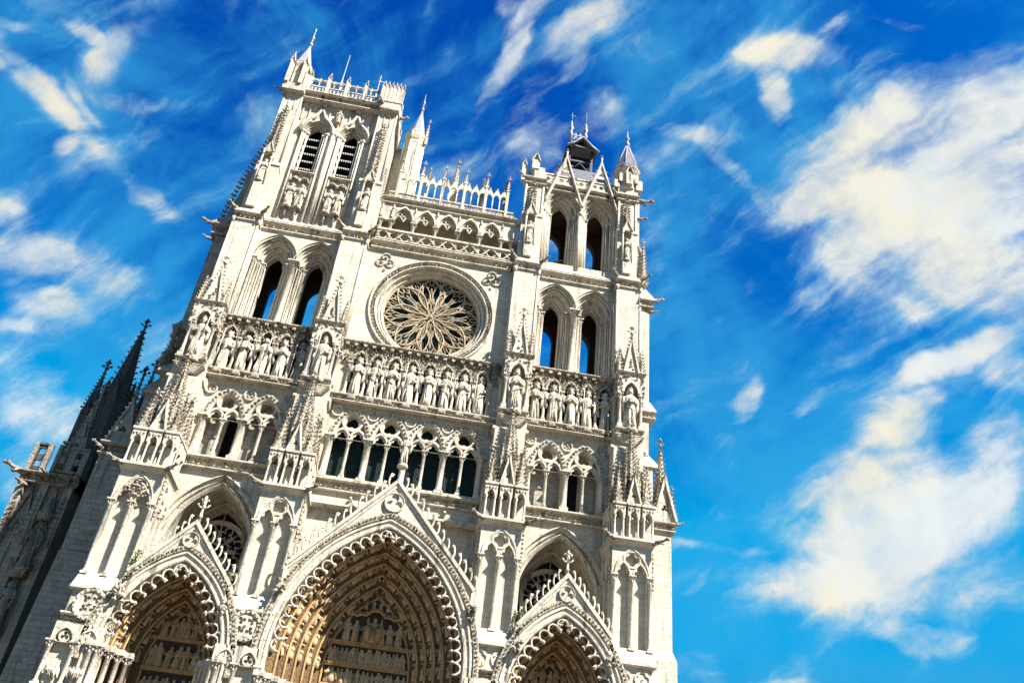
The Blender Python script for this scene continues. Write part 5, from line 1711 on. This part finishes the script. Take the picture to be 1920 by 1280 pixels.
# ------------------------------------------------------------------ side buttresses
def south_flank():
    P = CATH
    b = MB()
    b.box(17.2, 19.62, -1.0, 6, 0, 24.1)
    b.frust(17.2, 19.85, -1.25, 6, 0, 17.2, 19.85, -1.25, 6, 15.2)
    b.frust(17.2, 19.85, -1.25, 6, 15.2, 17.2, 19.62, -1.0, 6, 15.9)
    b.box(17.2, 18.28, -.9, 6, 24.1, 29.3); b.frust(17.2, 18.62, -1.05, 6, 29.25, 17.2, 18.0, -.7, 6, 30.1); b.box(17.2, 18.62, -1.05, 6, 29.0, 29.25)
    b.box(17.0, 17.98, -.8, 6, 30.0, 43.6)
    b.box(16.9, 17.7, -.3, 6, 46.0, 49.8); b.frust(16.9, 17.7, -.3, 6, 49.8, 16.9, 17.25, -.1, 6, 51.0); b.box(16.7, 17.2, -.1, 6, 50.6, 56.4)
    fl = b.build('flank_buttress', M['wall'], P)
    c = MB(); lv = MB()
    for args, fr in (((17.1, 19.9, -1.15, 24.1, 24.8, 6, .2, .3), None), ((17.1, 18.5, -.95, 33.1, 33.75, 6, .15, .3), (17.1, 18.55, -1.05, 6, 33.75, 17.1, 18.1, -.8, 6, 34.6)),
                     ((17.1, 18.35, -1.0, 43.7, 44.5, 6, .2, .3), (17.1, 18.45, -1.1, 6, 44.5, 17.0, 17.8, -.3, 6, 46.1))):
        c = MB(); lv = MB(); frieze(c, lv, *args)
        if fr: c.frust(*fr)
        o = c.build('ledge', M['trim'], fl); lv.build('leaf_carving', M['carved'], o)
    g_ = MB(); gablet(g_, 19.1, -1.35, 24.85, 28.4, .86, .5, .12, 10, .14, True, 0)
    Mx = Matrix.Translation((19.75, 0, 0)) @ Matrix.Rotation(PI / 2, 4, 'Z')
    g_.build('gablet', M['trim'], fl)
    s = MB(); s.box(18.6, 19.5, -1.0, 1, 24.8, 26.0); spire(s, 19.0, -.5, 26.0, 31.7, .6, 8, .16, 13, None, .8); spire(s, 19.9, -.4, 24.8, 28.0, .3, 4, .16, 8, PI / 4, .4)
    s.build('spire', M['carved'], fl)
    s = MB(); spire(s, 17.5, -.5, 46.3, 51.5, .33, 8, .14, 12, None, .5); s.build('pinnacle', M['trim'], fl)
    for p, d, L in (((18.2, -.8, 44.6), (1, -.15, .1), 1.0), ((18.0, -.8, 43.4), (1, -.3, -.1), .7), ((19.9, -1.1, 24.75), (1, -.4, 0), .6)):
        gargoyle(p, d, L, fl)
south_flank()
def north_flank():
    P = CATH
    b = MB()
    b.box(-21.05, -17.2, 1.5, 7, 0, 24.6)
    b.frust(-21.9, -17.2, 1.3, 7, 0, -21.05, -17.2, 1.3, 7, 17.5)
    b.box(-19.55, -17.0, 1.5, 7, 24.6, 29.6); b.box(-18.5, -17.0, .3, 7, 24, 31.2)
    b.box(-19.05, -17.0, 1.4, 7, 30, 34.8)
    b.box(-18.95, -17.0, 1.3, 7, 35.5, 45.2)
    b.box(-18.3, -16.9, 1.5, 6, 46, 52.5); b.frust(-18.3, -16.9, 1.5, 6, 52.5, -17.6, -16.9, 1.7, 6, 54.0); b.box(-17.6, -16.9, 1.6, 6, 53, 62.1)
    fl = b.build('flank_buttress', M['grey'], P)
    for args, frs in (((-21.2, -17.2, 1.35, 24.5, 25.5, 7, .25, .42), ()),
                      ((-19.4, -17.0, 1.2, 34.7, 35.6, 7, .25, .4), ((-19.5, -17.0, 1.1, 7, 35.6, -18.95, -17, 1.3, 7, 36.2),)),
                      ((-19.3, -17.0, 1.1, 45.0, 46.2, 7, .25, .5), ((-19.6, -17.0, 1.0, 7, 46.2, -18.4, -17, 1.5, 7, 47.6),))):
        c = MB(); lv = MB(); frieze(c, lv, *args)
        for q in frs: c.frust(*q)
        o = c.build('ledge', M['grey'], fl); lv.build('leaf_carving', M['greycarve'], o)
    c = MB(); c.frust(-19.85, -17.0, 1.2, 7, 29.6, -19.85, -17, 1.2, 7, 29.9); c.frust(-19.85, -17.0, 1.2, 7, 29.9, -19.0, -17, 1.6, 7, 31.2)
    c.build('sloped_ledge', M['grey'], fl)
    c = MB(); c.frust(-18.9, -17.0, .0, 7, 31.0, -18.9, -17, .0, 7, 31.2); c.frust(-18.9, -17.0, .0, 7, 31.2, -17.8, -17, .5, 7, 32.2)
    c.build('sloped_ledge', M['grey'], fl)
    g_ = MB(); gablet(g_, -20.2, 1.4, 25.6, 29.3, .85, .4, .12, 9, .15, True, .6); g_.box(-20.9, -19.5, 1.8, 4, 25.5, 26.2); g_.build('gablet', M['grey'], fl)
    s = MB()
    spire(s, -18.85, .9, 31.2, 36.0, .4, 8, .14, 12, None, .4)
    for i in range(6):
        s.lump((-18.6 + random.uniform(-.4, .3), .3, 31.5 + i * .5), (.3, .3, .3))
    s.build('carved_pinnacle', M['greycarve'], fl)
    # raking crocketed coping seen against the sky
    s = MB()
    for i in range(26):
        t = i / 25
        x = -19.25 + 1.9 * t ** 1.4; z = 47.2 + 12.5 * t
        s.lump((x - .15, 2.6, z), (.26, .2, .2)); s.lump((x - .38, 2.6, z + .15), .13)
    s.add([(-19.2, 2.3, 46.8), (-17.3, 2.3, 60.0), (-17.0, 2.3, 60), (-17.0, 2.3, 46.8), (-19.2, 2.9, 46.8), (-17.3, 2.9, 60.0), (-17.0, 2.9, 60), (-17.0, 2.9, 46.8)], [(0, 1, 2, 3), (4, 5, 6, 7), (0, 1, 5, 4)])
    s.build('raking_coping', M['greycarve'], fl)
    for p, d, L in (((-19.4, 1.2, 46.1), (-1, -.2, .15), 1.0), ((-19.2, 1.2, 44.5), (-1, -.4, 0), .7), ((-21.1, 1.4, 25.0), (-.7, -1, .1), .8)):
        gargoyle(p, d, L, fl, 'greycarve')
north_flank()

# ------------------------------------------------------------------ side chapels with dark spires, further back on the left
def chapels():
    P = CATH
    y = 8.0
    b = MB()
    b.box(-28.2, -24.45, y + .45, 16, 0, 24.2)
    for x in (-28.25, -26.55, -24.75):
        b.box(x - .22, x + .32, y, y + .6, 0, 24.1)
    b.box(-24.5, -17, 12.5, 18, 0, 27)
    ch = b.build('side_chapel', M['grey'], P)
    t = MB()
    for cx in (-27.35, -25.6):
        A = (cx, .66, 19.5, 21.2)
        arch_sweep(t, A, [(.1, y + .25), (.1, y + .5), (-.05, y + .5), (-.05, y + .25)], leg=6, n=8)
        gablet(t, cx, y + .1, 20.3, 23.9, .8, .3, .1, 6, .16, False, .3, False)
        t.plate(circ(cx, 20.4, .4, 14), y + .3, y + .5, [foil(cx, 20.4, .3, 4, 5)])
        t.box(cx - .05, cx + .05, y + .3, y + .46, 8, 19.5)
    for x in (-28.1, -26.5, -24.7):
        spire(t, x, y + .0, 19.3, 23.3, .22, 4, .16, 9, PI / 4, .4)
        t.lump((x, y - .1, 17.9), (.3, .25, .35))
    t.build('gabled_tracery', M['greycarve'], ch)
    fz = MB(); lv = MB(); frieze(fz, lv, -28.6, -24.2, y - .1, 24.0, 24.9, 16, .3, .45)
    fz.box(-24.45, -24.2, y, 16, 24.0, 24.9)
    f = fz.build('leaf_ledge', M['greycarve'], ch); lv.build('leaf_carving', M['greycarve'], f)
    bl = MB()
    def bal(x0, x1, n, z0=25.0, z1=27.1):
        for i in range(n):
            q = (x1 - x0) / n; x = x0 + q * (i + .5)
            for zc in (z0 + .55, z0 + 1.55):
                bl.plate(rect(x - q / 2 + .002, x + q / 2 - .002, zc - .5, zc + .5), y - .1, y + .1, [foil(x, zc, min(q, 1) * .31, 4, 6, PI / 4)])
        bl.box(x0 - .08, x1 + .08, y - .2, y + .2, z1 - .04, z1 + .12)
    bal(-28.2, -27.2, 1)
    bl.build('dark_parapet', M['black'], ch); bl = MB()  # shade on this piece is put into its darker stone colour
    bal(-26.4, -25.5, 1, 25.0, 27.5); bal(-25.5, -24.3, 1)
    for x in (-28.2, -27.2, -26.4, -24.35):
        bl.box(x - .14, x + .14, y - .24, y + .24, 24.9, 27.25)
    for yy in (9.2, 10.6, 12.0):
        bl.box(-24.5, -24.3, yy - .5, yy + .5, 24.9, 27.0)
    bl.build('pierced_parapet', M['greycarve'], ch)
    # spires
    def sp(x, yy, z0, zb, zt, r, n, cs, nc, mat, name='dark_spire'):
        m = MB(); m.lathe(x, yy, [(r * 1.1, z0), (r * 1.1, zb)], n, PI / n, False)
        for k in range(n // 2):
            a = 2 * PI * k / (n // 2) - PI / 2
            gx, gy = x + r * 1.05 * math.cos(a), yy + r * 1.05 * math.sin(a)
            mm = MB(Matrix.Translation((gx, gy, 0)) @ Matrix.Rotation(a + PI / 2, 4, 'Z')); gablet(mm, 0, -.1, zb - .4, zb + r * 1.9, r * .5, .15, .08, 4, .1, False, .3); m.add(mm.v, mm.f)
        spire(m, x, yy, zb, zt, r, n, cs, nc, None, 1.1)
        return m.build(name, M[mat], ch)
    sp(-24.85, 10.0, 26, 32.6, 41.0, .98, 8, .2, 13, 'black')
    sp(-26.55, 10.0, 26, 31.3, 36.3, .55, 4, .16, 11, 'black')
    sp(-23.4, 10.0, 26, 31.0, 36.3, .45, 4, .15, 10, 'black')
    sp(-22.75, 10.2, 26, 31.5, 37.3, .5, 4, .17, 10, 'black')
    sp(-25.75, 9.3, 25, 29.0, 33.8, .45, 4, .14, 10, 'grey')
    b = MB(); b.box(-27.2, -22.0, 10.4, 12.5, 24, 28.0); b.box(-26.9, -26.2, 9.5, 12, 26, 30.5); b.box(-25.7, -24.0, 9.6, 12, 26, 31.0); b.box(-23.6, -22.5, 9.8, 12, 26, 31)
    b.build('spire_bases', M['black'], ch)
    g_ = MB(); gablet(g_, -25.85, 9.0, 26.0, 31.5, .9, .3, .12, 8, .16, True, .6); g_.build('gablet', M['grey'], ch)
    for p, d, L in (((-28.4, y, 24.7), (-1, -.4, .2), 1.5), ((-27.9, y, 23.8), (-.6, -1, 0), .9), ((-26.4, y - .1, 24.6), (-.4, -1, .1), 1.2), ((-24.3, y, 24.6), (.1, -1, .1), .9)):
        gargoyle(p, d, L, ch, 'greycarve')
    b = MB(); b.box(-40, -28, 10, 18, 0, 14); b.box(-17, 17, 7, 60, 0, 34); b.box(-7, 7, 6, 60, 0, 44)
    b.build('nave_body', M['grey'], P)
chapels()

# ------------------------------------------------------------------ statues (things of their own)
ORD = ['leftmost', 'second', 'third', 'fourth', 'fifth', 'sixth', 'seventh', 'rightmost']
def rowtxt(i, n): return 'leftmost' if i == 0 else 'rightmost' if i == n - 1 else ORD[i] + ' from left'
seed = 100
HOLD = ['with folded arms', 'holding a sceptre', 'holding a book', 'holding a long staff']
for cx, n, dz, where in ((-11.72, 5, 0, 'in the taller left tower gallery'), (0, 8, -.42, 'in the row under the rose window'), (11.72, 5, 0, 'in the lower right tower gallery')):
    sp = 1.36 if n == 5 else 1.335
    for i in range(n):
        x = cx + (i - (n - 1) / 2) * sp + (.06 if n == 8 else 0)
        seed += 1
        hold = (seed * 3) % 4; arms = {0: 3, 1: 1, 2: 3, 3: 2}[hold]
        crown = not (n == 5 and cx < 0 and i in (1, 2))
        statue((x, -.82, 31.30 + dz), 3.30, seed, 'robed stone king statue, ' + rowtxt(i, n) + ' ' + where, 'stone kings in the gallery', crown=crown, arms=arms, hold=hold, slim=.86)
for x, hold, t in ((-16.22, 1, 'far left'), (-7.3, 3, 'left inner'), (7.3, 0, 'right inner'), (16.15, 2, 'far right')):
    seed += 1
    statue((x, -1.98, 31.36), 3.42, seed, 'robed stone king statue under the canopy of the ' + t + ' pier', 'kings under canopies on the piers', arms={0: 3, 1: 1, 2: 3, 3: 2}[hold], hold=hold)
statue((0.05, -4.0, 24.75), 2.15, 301, 'stone saint statue standing on the tip of the great central gable', 'gable statue', name='saint_statue', arms=1, crown=False, slim=.9)
for x, z, t in ((-16.35, 50.0, 'canopied niche at the outer left edge of the taller tower'), (-7.3, 48.8, 'canopied niche on the inner right pier of the taller tower')):
    seed += 1
    statue((x, -.85, z), 2.45, seed, 'stone saint statue in the ' + t, 'saints in niches high on the towers', name='saint_statue', crown=False, arms=3)
for x, t in ((7.12, 'left pier of the lower right tower'), (15.88, 'right pier of the lower right tower')):
    seed += 1
    statue((x, -.8, 48.55), 2.4, seed, 'stone saint statue in the niche on the ' + t, 'saints in niches high on the towers', name='saint_statue', crown=False, arms=3)
for x, t in ((-13.38, 'left'), (-10.08, 'right')):
    for s, u in ((-1, 'left'), (1, 'right')):
        seed += 1
        statue((x + s * .42, .12, 48.6), 2.55, seed, 'stone saint, the ' + u + ' one of the pair below the ' + t + ' louvred window', 'pairs of saints below the louvred windows', name='saint_statue', crown=False, arms=3 if s < 0 else 2)
statue((-11.73, .05, 59.5), 1.5, 401, 'small stone figure between the two pointed hoods of the louvred windows', None, name='saint_statue', crown=False, arms=3)
for x, z, t in ((-25.45, 17.9, 'upper'), (-25.65, 13.6, 'lower')):
    seed += 1
    statue((x + .0, 7.6, z), 3.0, seed, 'dark weathered statue, the ' + t + ' of two on the shaded chapel at far left', 'statues on the chapel buttress', name='saint_statue', crown=False, mat='greycarve', hold=3 if z > 15 else 0)
    cb = MB(); cb.frust(x - .3, x + .3, 7.4, 8.2, z - .9, x - .55, x + .55, 7.15, 8.2, z - .3); cb.build('statue_bracket', M['greycarve'], CATH)
    cb = MB(); cb.lathe(x, 7.7, [(.5, z + 3.3), (.55, z + 3.7), (.25, z + 4.2), (.04, z + 5.2)], 6)
    for k in range(6): cb.lump((x + .5 * math.cos(k * 1.05), 7.7 + .5 * math.sin(k * 1.05), z + 3.75), .16)
    cb.build('statue_canopy', M['greycarve'], CATH)

# ------------------------------------------------------------------ weeds growing on ledges
def weed(x, y, z, s, n, label):
    mb = MB()
    rnd = random.Random(int(x * 100))
    for i in range(n):
        a = rnd.uniform(0, 2 * PI); r = rnd.uniform(0, .5) * s; zz = rnd.uniform(0, 1.0) * s
        p = Vector((x + r * math.cos(a), y + r * math.sin(a) * .6, z + zz))
        d = Vector((rnd.uniform(-1, 1), rnd.uniform(-1, 1), rnd.uniform(.1, 1))).normalized() * .16
        q = d.cross(Vector((rnd.uniform(-1, 1), 1, 0))).normalized() * .05
        mb.add([tuple(p - d * .5), tuple(p + q), tuple(p + d * .6), tuple(p - q)], [(0, 1, 2, 3)])
    tag(mb.build('weed', M['leaf'], None), label, 'plant', 'weeds on the stone ledges')
weed(-14.5, -4.2, 15.7, .9, 90, 'green weed sprouting beside the left foot of the left portal gable')
weed(-8.75, -4.2, 15.6, .5, 40, 'green weed at the right foot of the left portal gable')
weed(8.75, -4.2, 15.5, .7, 80, 'yellow green weed at the left foot of the right portal gable')
weed(-13.2, -.95, 34.9, .5, 40, 'small green weed on the carved canopy over the kings of the left tower')
weed(-26.0, 7.9, 25.0, .5, 40, 'green weed at the foot of the pierced parapet of the side chapel')
